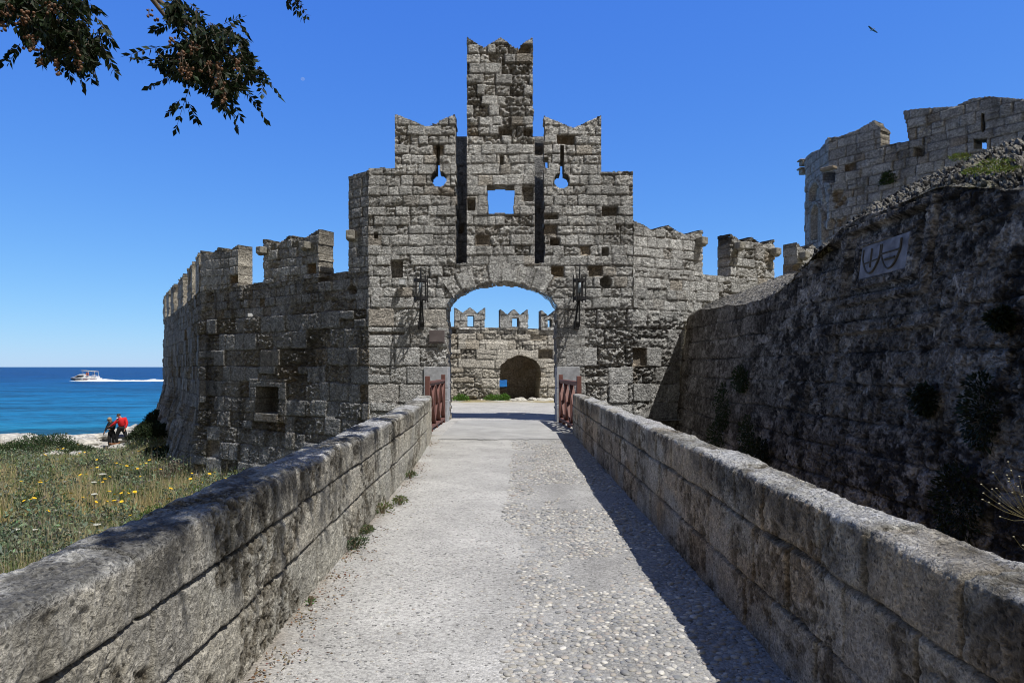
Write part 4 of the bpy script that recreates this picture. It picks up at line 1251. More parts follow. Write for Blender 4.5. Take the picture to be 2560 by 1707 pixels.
M_PLQ = plain("brown_metal_plaque", (.12, .10, .10), .5, var=.3, scale=4)
mb = MB(); mb.box((0, 0, 0), (X20(1112) - X20(1074), .04, Z20(826) - Z20(855))); mb.box((0, .012, -.19), (.50, .03, .035))
o = mb.build("plaque", M_PLQ, None, (X20(1093), 19.93, Z20(840.5)), bevel=.005); tag(o, "blank brown rectangular plaque on the jamb left of the arch", "plaque")
M_WHITE = plain("white_plastic", (.62, .63, .64), .5, var=.08)
M_GREYP = plain("grey_metal_box", (.33, .35, .36), .5, var=.15)
r_ = empty("wall_lamp", (X20(1007), 19.90, Z20(708)), "small pale grey square floodlight fixed left of the black fire basket", "lamp")
mb = MB(); mb.box((0, -.03, 0), (.17, .12, .15)); mb.build("housing", M_GREYP, r_, bevel=.008)
mb = MB(); mb.box((0, -.094, 0), (.13, .008, .11)); mb.build("lens", M_WHITE, r_)
mb = MB(); mb.box((.02, .06, .02), (.05, .08, .05)); mb.build("mount", M_GREYP, r_)
p = unp(625, 788, 23.25)
r_ = empty("wall_lamp", p, "tiny white lamp fixed high on the shaded left curtain wall", "lamp")
mb = MB(); mb.box((0, 0, 0), (.12, .12, .12)); mb.build("housing", M_WHITE, r_, bevel=.01)
mb = MB(); mb.box((.04, .10, .0), (.05, .16, .05)); mb.build("mount", M_WHITE, r_)

# ------------------------------------------------------------------ plants
def leaves(P, D, size, colr, wid=.45, seed=0, droop=0.0, cname=None):
    """P anchor (n,3), D direction (n,3) of length; diamond leaves of 4 corners, folded a little"""
    r = np.random.RandomState(seed); n = len(P)
    D = D / np.linalg.norm(D, axis=1)[:, None]
    up = r.randn(n, 3); S = np.cross(D, up); S /= (np.linalg.norm(S, axis=1)[:, None] + 1e-9)
    N_ = np.cross(S, D)
    L = (size * r.uniform(.7, 1.25, n))[:, None] if np.isscalar(size) else size[:, None]
    a = P; b_ = P + D * L * .45 + S * L * wid * .5 + N_ * L * .06; c = P + D * L; d_ = P + D * L * .45 - S * L * wid * .5 + N_ * L * .06
    c = c + np.array([0, 0, -droop]) * L
    V = np.stack([a, b_, c, d_], 1).reshape(-1, 3)
    Fq = np.arange(n * 4).reshape(n, 4)
    return V, Fq, np.repeat(colr, 4, 0)
def cvar(base, n, r, v=.3, hue=.12):
    c = np.array(base)[None] * r.uniform(1 - v, 1 + v, (n, 1)); c = c * (1 + hue * r.randn(n, 3)); return np.clip(c, .004, .9)
def clump_leaves(c, rad, n, size, col, seed, wid=.4, upb=.5):
    r = np.random.RandomState(seed)
    d = r.randn(n, 3); d[:, 2] = np.abs(d[:, 2]); d /= np.linalg.norm(d, axis=1)[:, None]
    rr = r.rand(n) ** .4
    lump = .75 + .5 * fbm(d[:, 0] * 2.5 + 9, d[:, 1] * 2.5 + d[:, 2] * 2, 2, seed)
    P = np.array(c)[None] + d * np.array(rad)[None] * (rr * lump)[:, None]
    D = d + r.randn(n, 3) * .6; D[:, 2] += upb
    return leaves(P, D, size, cvar(col, n, r), wid, seed + 1)
def stems(c, rad, n, seed, w=.006, col=(.12, .09, .05)):
    r = np.random.RandomState(seed); mb = MB()
    for i in range(n):
        a = r.rand() * 6.28; t = r.uniform(.3, 1)
        e = Vector((math.cos(a) * rad[0] * t * .8, math.sin(a) * rad[1] * t * .8, rad[2] * r.uniform(.5, .9)))
        mb.tube([(0, 0, -.05), e * .5 + Vector((0, 0, .05)), e], [w, w * .8, w * .4], 4, False)
    return mb
M_TWIG = plain("dry_twig", (.16, .12, .08), .85, var=.3)
M_GSTEM = plain("green_stem", (.10, .13, .05), .8, var=.3)
def shrub(name, c, rad, n, size, col, seed, label, cat="shrub", group=None, mat=None, wid=.4, nst=12):
    root = empty(name, c, label, cat, group)
    v, f, cc = clump_leaves((c[0], c[1], c[2] + .02), rad, n, size, col, seed, wid)
    raw_mesh("foliage", v, f, mat or M_LEAF, root, cc, False)
    stems(c, rad, nst, seed).build("stems", M_TWIG, root)
    return root
gzf = lambda x, y: float(ground_z(np.array([float(x)]), np.array([float(y)]))[0])
def on_ground(px, D):
    x = (px - 1280) / F * D; return (x, D, gzf(x, D))
# courtyard weeds
for i, (px, w, lab) in enumerate(((1152, .38, "bright green weed clump left at the foot of the courtyard wall"), (1236, .48, "wide bright green weed clump beside the niche of the courtyard wall"), (1262, .25, "small green weed right below the dark niche"))):
    D = onB(px)[1] - .45
    c = ((px - 1280) / F * D, D, .03)
    shrub("weed_clump", c, (w, .3, .26), 700, .09, (.10, .20, .035), 500 + i, lab, "weed")
# courtyard rocks at the wall foot
def rock_mesh(seed, flat=.6):
    rr = np.random.RandomState(seed); V = IV * 1.0
    a = V[:, 0] * 1.3 + seed; b = V[:, 1] * 1.3 + V[:, 2]
    h = 1 + .55 * (fbm(a + 5, b + 9, 4, seed) - .5) * 2
    W = V * h[:, None] * np.array([1, .75, flat])
    W = np.round(W * 5) / 5 * .25 + W * .75
    me = bpy.data.meshes.new("rock"); me.from_pydata([tuple(q) for q in W], [], [tuple(int(k) for k in f) for f in IF]); me.update()
    m2 = bmesh.new(); m2.from_mesh(me); bmesh.ops.subdivide_edges(m2, edges=m2.edges, cuts=1, use_grid_fill=True)
    for v in m2.verts: v.co += v.normal * .05 * (float(fbm(np.array([v.co.x * 6 + seed]), np.array([v.co.y * 6 + v.co.z * 5]), 3, seed)[0]) - .5) * 2
    m2.to_mesh(me); m2.free()
    return me
M_ROCK = plain("pale_limestone", (.42, .405, .37), .9, var=.45, scale=3.5, bump=1.0)
RM = []
for k in range(6):
    me = rock_mesh(600 + k); me.materials.append(M_ROCK); RM.append(me)
def rock(loc, s, k, label, group, rz=0, sc=(1, 1, 1)):
    o = bpy.data.objects.new("rock", RM[k % 6]); COL.objects.link(o); o.location = loc; o.scale = (s * sc[0], s * sc[1], s * sc[2]); o.rotation_euler = (0, 0, rz)
    return tag(o, label, "rock", group)
for i, (px, s) in enumerate(((1283, .28), (1300, .40), (1330, .34), (1348, .30), (1372, .3))):
    D = onB(px)[1] - .5 - .1 * (i % 2)
    rock(((px - 1280) / F * D, D, .04), s, i, ("worn pale block at the left corner of the dark niche", "largest worn pale block lying across the niche opening", "worn pale block at the right corner of the niche", "second worn pale block right of the niche", "rightmost worn pale block at the courtyard wall")[i], None, i, (1.3, .8, .6))
# shoreline rocks
rr = np.random.RandomState(9)
ri = 0
for px in np.concatenate([np.linspace(-30, 345, 34), np.linspace(150, 350, 12), np.linspace(-10, 330, 16)]):
    ri += 1
    D = 38.7 + rr.uniform(-1.8, .9) if ri <= 34 else (36.3 + rr.uniform(-1.8, .5) if ri <= 46 else rr.uniform(33.0, 36.0))
    px = px + rr.uniform(-6, 6)
    if 250 < px < 340 and D < 37.3: continue
    x, y, z = on_ground(px, D)
    s = rr.uniform(.35, .95) if ri <= 34 else rr.uniform(.2, .5)
    rock((x, y, z + .05 * s), s, int(rr.randint(6)), "pale weathered limestone rock along the edge of the shore", "rocks along the shore", rr.rand() * 6, (1.3, .9, .55))
x, y, z = on_ground(316, 34.9); rock((x, y, z - .02), .62, 2, "big flat pale boulder just below the man in red", None, .4, (1.5, 1.0, .5))
x, y, z = on_ground(145, 16.6); rock((x, y, z + .12), .38, 4, "lone whitish stone among the weeds of the near field", None, .4, (1.3, 1.0, .8))

# shrubs in the field
def shr(px, D, rad, n, size, col, seed, label, **k):
    c = on_ground(px, D); return shrub("shrub", c, rad, n, size, col, seed, label, **k)
DG = (.045, .075, .028)
shr(120, 35.2, (1.9, 1.0, .75), 5000, .10, (.05, .085, .035), 701, "broad low dark green shrub by the shore at the left")
shr(40, 33.4, (1.5, .8, .5), 3500, .10, (.055, .09, .035), 702, "small green shrub at the left edge below the shore rocks")
shr(196, 34.6, (1.0, .6, .35), 1800, .10, (.06, .09, .04), 703, "low green shrub between the pale rocks left of the couple")
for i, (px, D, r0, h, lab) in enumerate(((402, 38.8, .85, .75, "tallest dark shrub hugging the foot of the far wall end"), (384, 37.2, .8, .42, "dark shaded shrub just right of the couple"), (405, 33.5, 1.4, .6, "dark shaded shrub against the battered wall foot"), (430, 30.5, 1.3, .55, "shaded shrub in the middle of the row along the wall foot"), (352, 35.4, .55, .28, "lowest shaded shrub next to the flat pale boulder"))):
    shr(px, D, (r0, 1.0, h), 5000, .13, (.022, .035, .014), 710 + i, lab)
shr(432, 25.8, (.9, .7, .62), 2600, .07, (.20, .185, .14), 721, "grey twiggy dried shrub near the corner of the shaded wall", nst=60)
shr(330, 24.5, (1.2, .9, .5), 3600, .08, (.075, .105, .05), 722, "bushy grey-green shrub in the middle of the field")
shr(600, 22.0, (.55, .4, .95), 1700, .06, (.12, .14, .035), 723, "yellow-green weed growing at the foot of the shaded wall corner")
shr(500, 21.5, (1.1, .7, .5), 3600, .07, (.09, .13, .03), 724, "bright green bush below the shaded wall corner")
shr(415, 18.5, (.9, .7, .5), 3000, .06, (.07, .12, .025), 725, "fresh green bush close to the bridge parapet")
shr(180, 21.5, (1.0, .8, .42), 2800, .07, (.08, .115, .05), 726, "grey-green weedy bush left of the white umbels")
shr(60, 20.0, (1.2, .9, .45), 3200, .07, (.065, .10, .035), 727, "green weedy bush near the left edge of the field")
shr(150, 15.2, (.6, .5, .5), 1800, .055, (.085, .115, .06), 728, "grey-green plant beside the lone whitish stone")
shr(255, 28.5, (1.1, .8, .4), 2600, .08, (.09, .105, .06), 729, "olive bush in the field below the couple")

# the wild grass and weeds
r = np.random.RandomState(31)
def field_pts(n, d0=10.5, d1=38.5, seed=0):
    r = np.random.RandomState(seed)
    D = d0 * (d1 / d0) ** r.rand(n); px = r.uniform(-120, 660, n)
    X = (px - 1280) / F * D
    ok = (X < -1.95) & (X < np.interp(D, LW.p[:, 1], LW.p[:, 0], left=-1.9) - .25) & (D < shoreY(X) - 5.6 - 1.8 * (np.abs(X / D * F + 985) < 60) + 1.2 * fbm(X * .8, D * .8, 3, 5))
    return X[ok], D[ok]
def blades(n, h0, h1, w, cols, wts, seed, lean=.45, d0=10.5, d1=38.5, patch=None):
    X, Y = field_pts(n, d0, d1, seed); r = np.random.RandomState(seed + 1)
    if patch is not None:
        m = r.rand(len(X)) < patch(X, Y); X, Y = X[m], Y[m]
    n = len(X); Z = ground_z(X, Y)
    h = r.uniform(h0, h1, n) * (1 - .45 * sstep(24, 33, Y)) * (.15 + 1.7 * sstep(.3, .7, fbm(X * .7, Y * .7, 3, 41))); a = r.rand(n) * 6.28; ln = r.uniform(.1, 1, n) * lean
    dx, dy = np.cos(a) * ln * h, np.sin(a) * ln * h
    b = r.rand(n) * 6.28; wx, wy = np.cos(b), np.sin(b)
    W = w * (.7 + .03 * Y) * r.uniform(.7, 1.3, n)
    lv = [(0, 1.0, 0), (.55, .8, .35), (1.0, .12, 1.0)]
    vs = []
    for t, ww, bend in lv:
        for s in (-1, 1):
            vs.append(np.stack([X + dx * bend + s * wx * W * ww / 2, Y + dy * bend + s * wy * W * ww / 2, Z - .03 + (h + .03) * t], 1))
    V = np.stack(vs, 1); base = (np.arange(n) * 6)[:, None]
    Fq = np.concatenate([base + np.array([[0, 1, 3, 2]]), base + np.array([[2, 3, 5, 4]])])
    pk = r.choice(len(cols), n, p=wts); pt = fbm(X * .35, Y * .35, 3, 42)
    pk = np.where((pt > .52) & (r.rand(n) < .6), 0, pk)
    C = np.array(cols)[pk] * r.uniform(.65, 1.35, (n, 1))
    return V.reshape(-1, 3), Fq, np.repeat(C, 6, 0)
cols = [(.56, .45, .24), (.15, .24, .055), (.25, .29, .11), (.42, .38, .27), (.10, .17, .06)]
V1, F1, C1 = blades(100000, .16, .42, .010, cols, [.24, .28, .20, .14, .14], 51)
V2, F2, C2 = blades(5000, .45, .8, .006, [(.50, .43, .28), (.13, .17, .06), (.36, .34, .28)], [.5, .3, .2], 53, .25)
tag(raw_mesh("grass", np.concatenate([V1, V2]), np.concatenate([F1, F2 + len(V1)]), M_GRASS, None, np.concatenate([C1, C2]), False), "tangled wild grass, part green and part straw-coloured, covering the field", "grass", None, "stuff")
X, Y = field_pts(72000, 11, 38, 61)
m = r.rand(len(X)) < sstep(.38, .56, fbm(X * .9, Y * .9, 3, 62)); X, Y = X[m], Y[m]; n = len(X)
P = np.stack([X, Y, ground_z(X, Y) + r.rand(n) * (.12 + .75 * sstep(.45, .68, fbm(X * .9, Y * .9, 3, 62))) * (1 - .5 * sstep(26, 33, Y))], 1); D_ = r.randn(n, 3); D_[:, 2] += .8
v, f, c = leaves(P, D_, .11, cvar((.17, .205, .13), n, r, .5), .5, 63)
tag(raw_mesh("weeds", v, f, M_LEAF, None, c, False), "broad-leaved grey-green weeds mixed into the wild grass", "weeds", None, "stuff")

# yellow daisies
M_YEL = plain("yellow_petals", (.80, .50, .015), .6, var=.15, scale=30)
M_YELC = plain("orange_flower_centre", (.55, .28, .01), .8, var=.2, scale=60)
def daisy(h):
    mb = MB(); nP = 11
    for k in range(nP):
        a = 2 * math.pi * k / nP; u = Vector((math.cos(a), math.sin(a), 0)); s = Vector((-u.y, u.x, 0))
        mb.add([u * .01, u * .045 + s * .014 + Vector((0, 0, .012)), u * .066 + Vector((0, 0, .006)), u * .045 - s * .014 + Vector((0, 0, .012))], [(0, 1, 2, 3)])
    mb.ball((0, 0, .006), .020, 8, 5, (1, 1, .6))
    o = mb.build("yellow_flower", M_YEL)
    st = MB(); st.tube([(0, 0, 0), (.02, .01, -h * .5), (0, 0.02, -h)], [.004, .005, .006], 5, False)
    st.build("stem", M_GSTEM, o)
    return o
d0 = daisy(.5); tag(d0, "yellow daisy standing among the wild grass of the field", "flower", "yellow daisies in the field")
fl = [(110, 1134), (144, 1130), (196, 1122), (101, 1209), (53, 1209), (228, 1186), (290, 1167), (317, 1177), (301, 1177), (330, 1181), (374, 1163), (347, 1140), (242, 1157), (198, 1142), (100, 1217), (159, 1256), (86, 1270), (208, 1269), (257, 1209), (247, 1210), (273, 1252), (287, 1249), (310, 1244), (321, 1254), (304, 1263), (268, 1272), (325, 1312), (438, 1264), (421, 1262), (524, 1200), (540, 1208), (550, 1211), (476, 1212), (388, 1128), (115, 1162), (98, 1149), (240, 1268), (337, 1202), (355, 1204), (60, 1271), (427, 1231), (305, 1205), (275, 1198), (201, 1198), (112, 1173), (388, 1183), (243, 1104), (352, 1176), (175, 1300), (30, 1340), (230, 1330), (120, 1290), (480, 1196), (505, 1219)]
for i, (px, py) in enumerate(fl):
    D = (2.12 + CAMZ) * F / (py - 917)
    for k in range(1 + (i % 2)):
        x = (px + k * 6 - 1280) / F * D; yy = D + k * .2
        o = d0 if (i == 0 and k == 0) else copy_tree(d0)
        o.location = (x, yy, gzf(x, yy) + .64 + .06 * (i % 3)); s = rr.uniform(.65, 1.1); o.scale = (s, s, s); o.rotation_euler = (rr.uniform(-.5, .6), rr.uniform(-.5, .5), rr.rand() * 6)
# white umbels
M_UMB = plain("white_umbel", (.46, .46, .40), .8, var=.25, scale=60)
def umbel(loc, rad, h, label, seed, group=None):
    r = np.random.RandomState(seed)
    root = empty("umbel_flower", loc, label, "flower", group)
    mb = MB(); mb.tube([(0, 0, 0), (.02, 0, h * .5), (0, 0, h)], [.009, .007, .005], 5); mb.build("stem", M_TWIG, root)
    mb = MB()
    for k in range(46):
        a = k * 2.4; q = .62 * rad * math.sqrt(k / 46)
        e = Vector((q * math.cos(a), q * math.sin(a), h + .05 - .25 * q + .01 * r.rand()))
        mb.tube([(0, 0, h - .04), e], [.002, .0015], 3, False); mb.ball(e, .017 + .007 * r.rand(), 6, 4, (1, 1, .5))
    mb.build("flower_head", M_UMB, root)
    return root
for i, (px, D, h, rad, lab) in enumerate(((257, 22.0, .80, .17, "largest white umbel in the middle of the field"), (235, 19.6, .82, .10, "thin white umbel on a tall stalk below the largest one"), (236, 17.2, 1.0, .10, "dry brownish umbel on the tallest stalk"), (242, 15.0, .72, .11, "white umbel nearest the bridge parapet"), (37, 14.6, .72, .13, "white umbel nearest the left edge"), (88, 15.4, .55, .07, "small white umbel left of the whitish stone"))):
    x, y, z = on_ground(px, D); umbel((x, y, z), rad, h, lab, 800 + i)

# weeds at the foot of the left parapet
for i, (py, w, col, lab) in enumerate(((1195, .14, (.09, .12, .05), "grey-green weed farthest along the foot of the left parapet"), (1262, .14, (.10, .12, .04), "small green tuft in the path by the left parapet"), (1283, .20, (.12, .14, .05), "widest green tuft at the foot of the left parapet"), (1335, .10, (.09, .11, .05), "low tuft by the stained foot of the left parapet"), (1372, .16, (.06, .085, .045), "dark weed in the shade at the parapet foot"), (1512, .05, (.06, .14, .03), "tiny green sprout nearest the camera by the left parapet"))):
    D = 1.6 * F / (py - 917); x = float(np.interp(D, YL, XL)) + .06 + (.12 if i == 1 else 0)
    shrub("weed_tuft", (x, D, .005), (w * .6, w * 1.2, w * .5), 240 if w > .06 else 60, .032 if w > .06 else .018, col, 820 + i, lab, "weed", nst=8)
# fallen leaves gathered along the left edge
n = 1500; Y = 2.6 * (15.5 / 2.6) ** r.rand(n); den = sstep(.45, .6, fbm(Y * 1.7, Y * 0, 3, 305)); k = r.rand(n) < den * .9 + .1; Y = Y[k]; n = len(Y)
X = np.interp(Y, YL, XL) + .02 + np.abs(r.randn(n)) * .13
D_ = r.randn(n, 3); D_[:, 2] *= .25
v, f, c = leaves(np.stack([X, Y, np.full(n, .014)], 1), D_, .022, cvar((.19, .125, .075), n, r, .5), .5, 65)
tag(raw_mesh("leaf_litter", v, f, M_LEAF, None, c, False), "brown fallen leaves gathered along the foot of the left parapet", "leaf litter", None, "stuff")
mb = MB(); mb.tube([(-.09, 0, .012), (0, .01, .02), (.1, .035, .014)], [.004, .005, .003], 5); tag(mb.build("twig", M_TWIG, None, ((745 - 1280) / F * 4.9, 4.9, 0)), "thin dark twig on the gravel beside the left parapet", "twig")

# plants on the dark wall
def wall_plant(px, py, rad, n, size, col, seed, lab):
    D, z = solve_face(px, py); c = (gx(z) - .05, D, z)
    root = empty("wall_plant", c, lab, "plant")
    r = np.random.RandomState(seed); d = r.randn(n, 3); d[:, 0] = -np.abs(d[:, 0]) * .5; d /= np.linalg.norm(d, axis=1)[:, None]
    P = np.array(c)[None] + d * (r.rand(n) ** .5)[:, None] * np.array(rad)[None]; P[:, 2] -= .1 * rad[2]
    P[:, 0] = np.minimum(P[:, 0], gx(P[:, 2]) - .01)
    D_ = d + r.randn(n, 3) * .5; D_[:, 2] -= .3
    v, f, cc = leaves(P, D_, size, cvar(col, n, r), .45, seed)
    raw_mesh("foliage", v, f, M_LEAF, root, cc, False)
for i, (px, py, ry, rz, lab) in enumerate(((1862, 945, .35, .30, "green plant highest at the far end of the dark wall"), (1815, 1010, .40, .55, "hanging green plant on the far end of the dark wall"), (1800, 1095, .45, .5, "lowest hanging plant at the far end of the dark wall"), (1880, 1090, .3, .5, "dark fern just right of the hanging plants"), (2330, 995, .16, .18, "small dark tuft in the middle of the dark wall"), (2470, 1020, .25, .42, "long dark fern near the right edge of the dark wall"), (2410, 1250, .35, .45, "dark bush low on the dark wall above the parapet"), (1915, 1130, .3, .3, "dark clump low on the dark wall near its far end"), (2530, 795, .08, .1, "tiny green sprout high at the right edge of the dark wall"))):
    wall_plant(px, py, (.22, ry, rz), 900, .06, (.014, .022, .009) if i > 3 else (.028, .045, .014), 840 + i, lab)
# tuft on the round tower
t_p = unp(2222, 452, 28.2)
root = empty("wall_plant", t_p, "dark green bush growing from the masonry of the round tower", "plant")
v, f, cc = clump_leaves((t_p[0], t_p[1], t_p[2] - .2), (.35, .35, .55), 900, .12, (.035, .06, .02), 861); raw_mesh("foliage", v, f, M_LEAF, root, cc, False)
for i, (px, py, D, s, lab) in enumerate(((2400, 393, 8.6, .10, "small yellow-green plant on the rubble below the tower slit"), (2490, 410, 8.0, .14, "low green plant on the rubble top near the right edge"), (2440, 430, 7.9, .12, "green plant lying lower on the rubble top"), (2510, 425, 7.7, .12, "green plant on the rubble nearest the right edge"))):
    p = unp(px, py + 4, D); root = empty("rubble_plant", p, lab, "plant")
    v, f, cc = clump_leaves(p, (s * 1.4, s, s * .5), 260, .035, (.14, .18, .04), 870 + i); raw_mesh("foliage", v, f, M_LEAF, root, cc, False)

# dry flowering stems at the right edge
root = empty("dry_plant", (3.52, 4.3, -.4), "dry thin-stemmed plant with tiny pale seed heads against the dark wall", "plant")
r5 = np.random.RandomState(15); mb = MB(); hd = MB()
tips = [(2453, 1210), (2458, 1232), (2456, 1248), (2483, 1181), (2520, 1154), (2517, 1187), (2522, 1196), (2472, 1255), (2498, 1258), (2531, 1231), (2545, 1215), (2528, 1176), (2480, 1222), (2500, 1241), (2546, 1268), (2500, 1291), (2534, 1341), (2557, 1362), (2521, 1203), (2491, 1220), (2548, 1190), (2555, 1240)]
for i, (px, py) in enumerate(tips):
    D = 4.3 + r5.uniform(-.15, .15); e = Vector(unp(px, py, D)) - Vector(root.location)
    hub = Vector(unp(2575, 1300 if py < 1300 else 1385, 4.3)) - Vector(root.location)
    mid = hub * .45 + e * .55 + Vector((0, 0, -.015)); b0 = Vector((0, 0, 0))
    mb.tube([b0, hub * .6 + Vector((.03, 0, 0)), hub, mid, e], [.004, .0028, .002, .0013, .0009], 4, False)
    hd.ball(e, .0055, 6, 4, (1.3, 1, .7))
mb.build("stems", plain("straw_stem", (.14, .125, .06), .8, var=.2), root); hd.build("seed_heads", plain("pale_seed_head", (.42, .39, .28), .8, var=.15), root)

# ------------------------------------------------------------------ overhanging tree
def clerp(pts, t):
    pts = [Vector(p) for p in pts]; s = t * (len(pts) - 1); i = min(int(s), len(pts) - 2); return pts[i].lerp(pts[i + 1], s - i)
tree = empty("chinaberry_tree", (-5.6, -2.6, -2.7), "dark leafy branches with hanging clusters of brown berries overhead at the upper left", "tree")
M_BARK = plain("grey_brown_bark", (.10, .080, .060), .9, var=.4, scale=9, bump=.8)
M_BERRY = plain("brown_berries", (.12, .058, .026), .55, var=.3, scale=40)
TO = Vector(tree.location)
def wpt(px, py, D): return Vector(unp(px, py, D))
mb = MB(); mb.tube([Vector(p) - TO for p in ((-5.6, -2.6, -2.8), (-5.5, -2.5, 0), (-5.2, -2.2, 2.6), (-4.7, -1.6, 4.6))], [.26, .21, .18, .14], 12); mb.build("trunk", M_BARK, tree, smooth=True)
limbs = [
    [(-4.7, -1.6, 4.5), (-3.9, 1.2, 5.2), wpt(300, -120, 4.3), wpt(378, -5, 4.35), wpt(420, 50, 4.4), wpt(478, 90, 4.4)],
    [wpt(300, -120, 4.3), wpt(392, -2, 4.4), wpt(470, 60, 4.4), wpt(530, 108, 4.45), wpt(585, 145, 4.5), wpt(640, 160, 4.55)],
    [(-4.7, -1.6, 4.5), (-4.4, 1.0, 4.9), wpt(-40, -60, 4.3), wpt(80, 20, 4.3), wpt(170, 70, 4.3)],
    [(-4.7, -1.6, 4.5), (-2.4, -.6, 5.6), (-.4, .6, 5.7), (.2, 2.4, 5.8), (.35, 4.6, 6.1), (.5, 7.2, 6.9)],
    [(-.4, .6, 5.7), (-.9, 3.0, 5.2), wpt(700, -60, 4.6), wpt(735, -8, 4.6)],
]
LR = [(.08, .06, .022, .016, .012, .006), (.02, .016, .013, .010, .007, .003), (.08, .06, .03, .02, .008), (.09, .07, .05, .035, .025, .01), (.03, .02, .01, .004)]
for L_, R_ in zip(limbs, LR):
    mb = MB(); mb.tube([Vector(p) - TO for p in L_], list(R_), 8); mb.build("limb", M_BARK, tree, smooth=True)
LP = []; LDv = []; LC = []; tw = MB(); bc_ = []
r6 = np.random.RandomState(19)
def spray(a, b, n=6, sz=.056):
    """a pinnate leaf: paired leaflets along the line a->b"""
    a = Vector(a); b = Vector(b); d = b - a; Lg = d.length; d.normalize()
    side = d.cross(Vector(r6.randn(3))).normalized()
    mid = a.lerp(b, .5) + Vector((0, 0, .02 * Lg))
    tw.tube([a - TO, mid - TO, b - TO], [.0022, .0018, .001], 4, False)
    for k in range(n):
        t = (k + .6) / n; p = clerp([a, mid, b], t)
        for s in (-1, 1):
            dd = (side * s + d * .9 + Vector((0, 0, -.45)) + Vector(r6.randn(3)) * .15)
            LP.append(tuple(p)); LDv.append(tuple(dd)); LC.append(sz * r6.uniform(.75, 1.15))
    LP.append(tuple(b)); LDv.append(tuple(d)); LC.append(sz)
def pspray(x0, y0, x1, y1, D, n=6, dz=.1, sz=.056):
    spray(wpt(x0, y0, D), wpt(x1, y1, D + r6.uniform(-dz, dz)), n, sz)
for s in ((401, 116, 322, 138), (408, 201, 372, 218), (476, 211, 440, 322), (470, 255, 490, 300), (450, 250, 424, 280), (575, 250, 592, 318), (643, 170, 700, 240), (619, 235, 664, 298), (600, 60, 622, 90), (606, 118, 625, 132), (643, 166, 664, 200), (476, 10, 508, 40), (560, 215, 600, 290), (420, 60, 388, 75), (600, 210, 640, 255), (560, 60, 600, 45), (655, 190, 655, 235), (500, 30, 470, 60), (540, 200, 560, 280), (440, 150, 390, 160), (395, 150, 340, 148), (580, 80, 615, 100), (610, 100, 622, 125)):
    pspray(*s, 4.45, 5)
for s in ((238, 41, 285, 104), (252, 102, 286, 180), (225, 140, 240, 195), (190, 163, 208, 218), (30, 120, 2, 158), (50, 110, 25, 155), (100, 130, 105, 165), (170, 160, 175, 190), (215, 150, 228, 200), (240, 90, 275, 150), (250, 60, 280, 110), (225, 10, 250, 30), (150, 150, 155, 170)):
    pspray(*s, 4.25, 5, sz=.058)
for s in ((716, -10, 724, 14), (742, -6, 768, 42), (740, -8, 758, 48), (732, -10, 741, 30)):
    pspray(*s, 4.6, 4, sz=.045)
PB = [(405, -20), (450, -10), (480, 20), (520, 55), (600, 75), (615, 110), (630, 150), (650, 175), (640, 215), (600, 230), (570, 290), (545, 270), (520, 240), (480, 215), (440, 200), (395, 205), (385, 160), (395, 120), (430, 110), (425, 70), (415, 30)]
PA = [(-60, -60), (220, -60), (230, 30), (255, 80), (265, 130), (240, 160), (205, 195), (180, 165), (110, 150), (75, 120), (25, 60), (-60, 60)]
def inside(poly, n, D):
    out = []
    xs = [p[0] for p in poly]; ys = [p[1] for p in poly]
    while len(out) < n:
        x, y = r6.uniform(min(xs), max(xs)), r6.uniform(min(ys), max(ys))
        if inpoly(np.array([x]), np.array([y]), poly)[0]: out.append((x, y, D + r6.uniform(-.35, .35)))
    return out
for (x, y, D) in inside(PB, 340, 4.45):
    a = r6.rand() * 6.28; q = r6.uniform(20, 45); x1, y1 = x + math.cos(a) * q, y + abs(math.sin(a)) * q + 5
    if inpoly(np.array([x1]), np.array([y1]), PB)[0]: spray(wpt(x, y, D), wpt(x1, y1, D + r6.uniform(-.1, .1)), 4)
for (x, y, D) in inside(PA, 470, 4.25):
    a = r6.rand() * 6.28; q = r6.uniform(20, 50); x1, y1 = x + math.cos(a) * q, y + abs(math.sin(a)) * q + 5
    if inpoly(np.array([x1]), np.array([y1]), PA)[0]: spray(wpt(x, y, D), wpt(x1, y1, D + r6.uniform(-.1, .1)), 4, .055)
# leaves above the frame that dapple the left parapet
for (Yc, rad_, n_) in ((1.35, .26, 90), (1.7, .30, 150), (2.0, .32, 170), (2.5, .32, 170), (3.0, .32, 150), (3.6, .32, 150), (4.2, .26, 80), (5.0, .22, 60), (5.8, .26, 90), (6.9, .22, 70), (7.9, .2, 50)):
    zf = max(5.2, 2.7 + .537 * Yc); xf = -1.64 + .43 * (zf + .25 - .95)
    for k in range(n_):
        c = Vector((xf, Yc, zf + .25)) + Vector((r6.randn() * rad_ * .5, r6.randn() * rad_ * .6, r6.uniform(-.15, .4)))
        spray(c, c + Vector((r6.uniform(-.2, .2), r6.uniform(-.2, .2), r6.uniform(-.12, .05))), 5, .07)
n = len(LP)
v, f, c = leaves(np.array(LP), np.array(LDv), np.array(LC), cvar((.015, .026, .008), n, r6, .35), .52, 20)
print("tree leaflets", n)
raw_mesh("foliage", v, f, M_LEAF, tree, c, False)
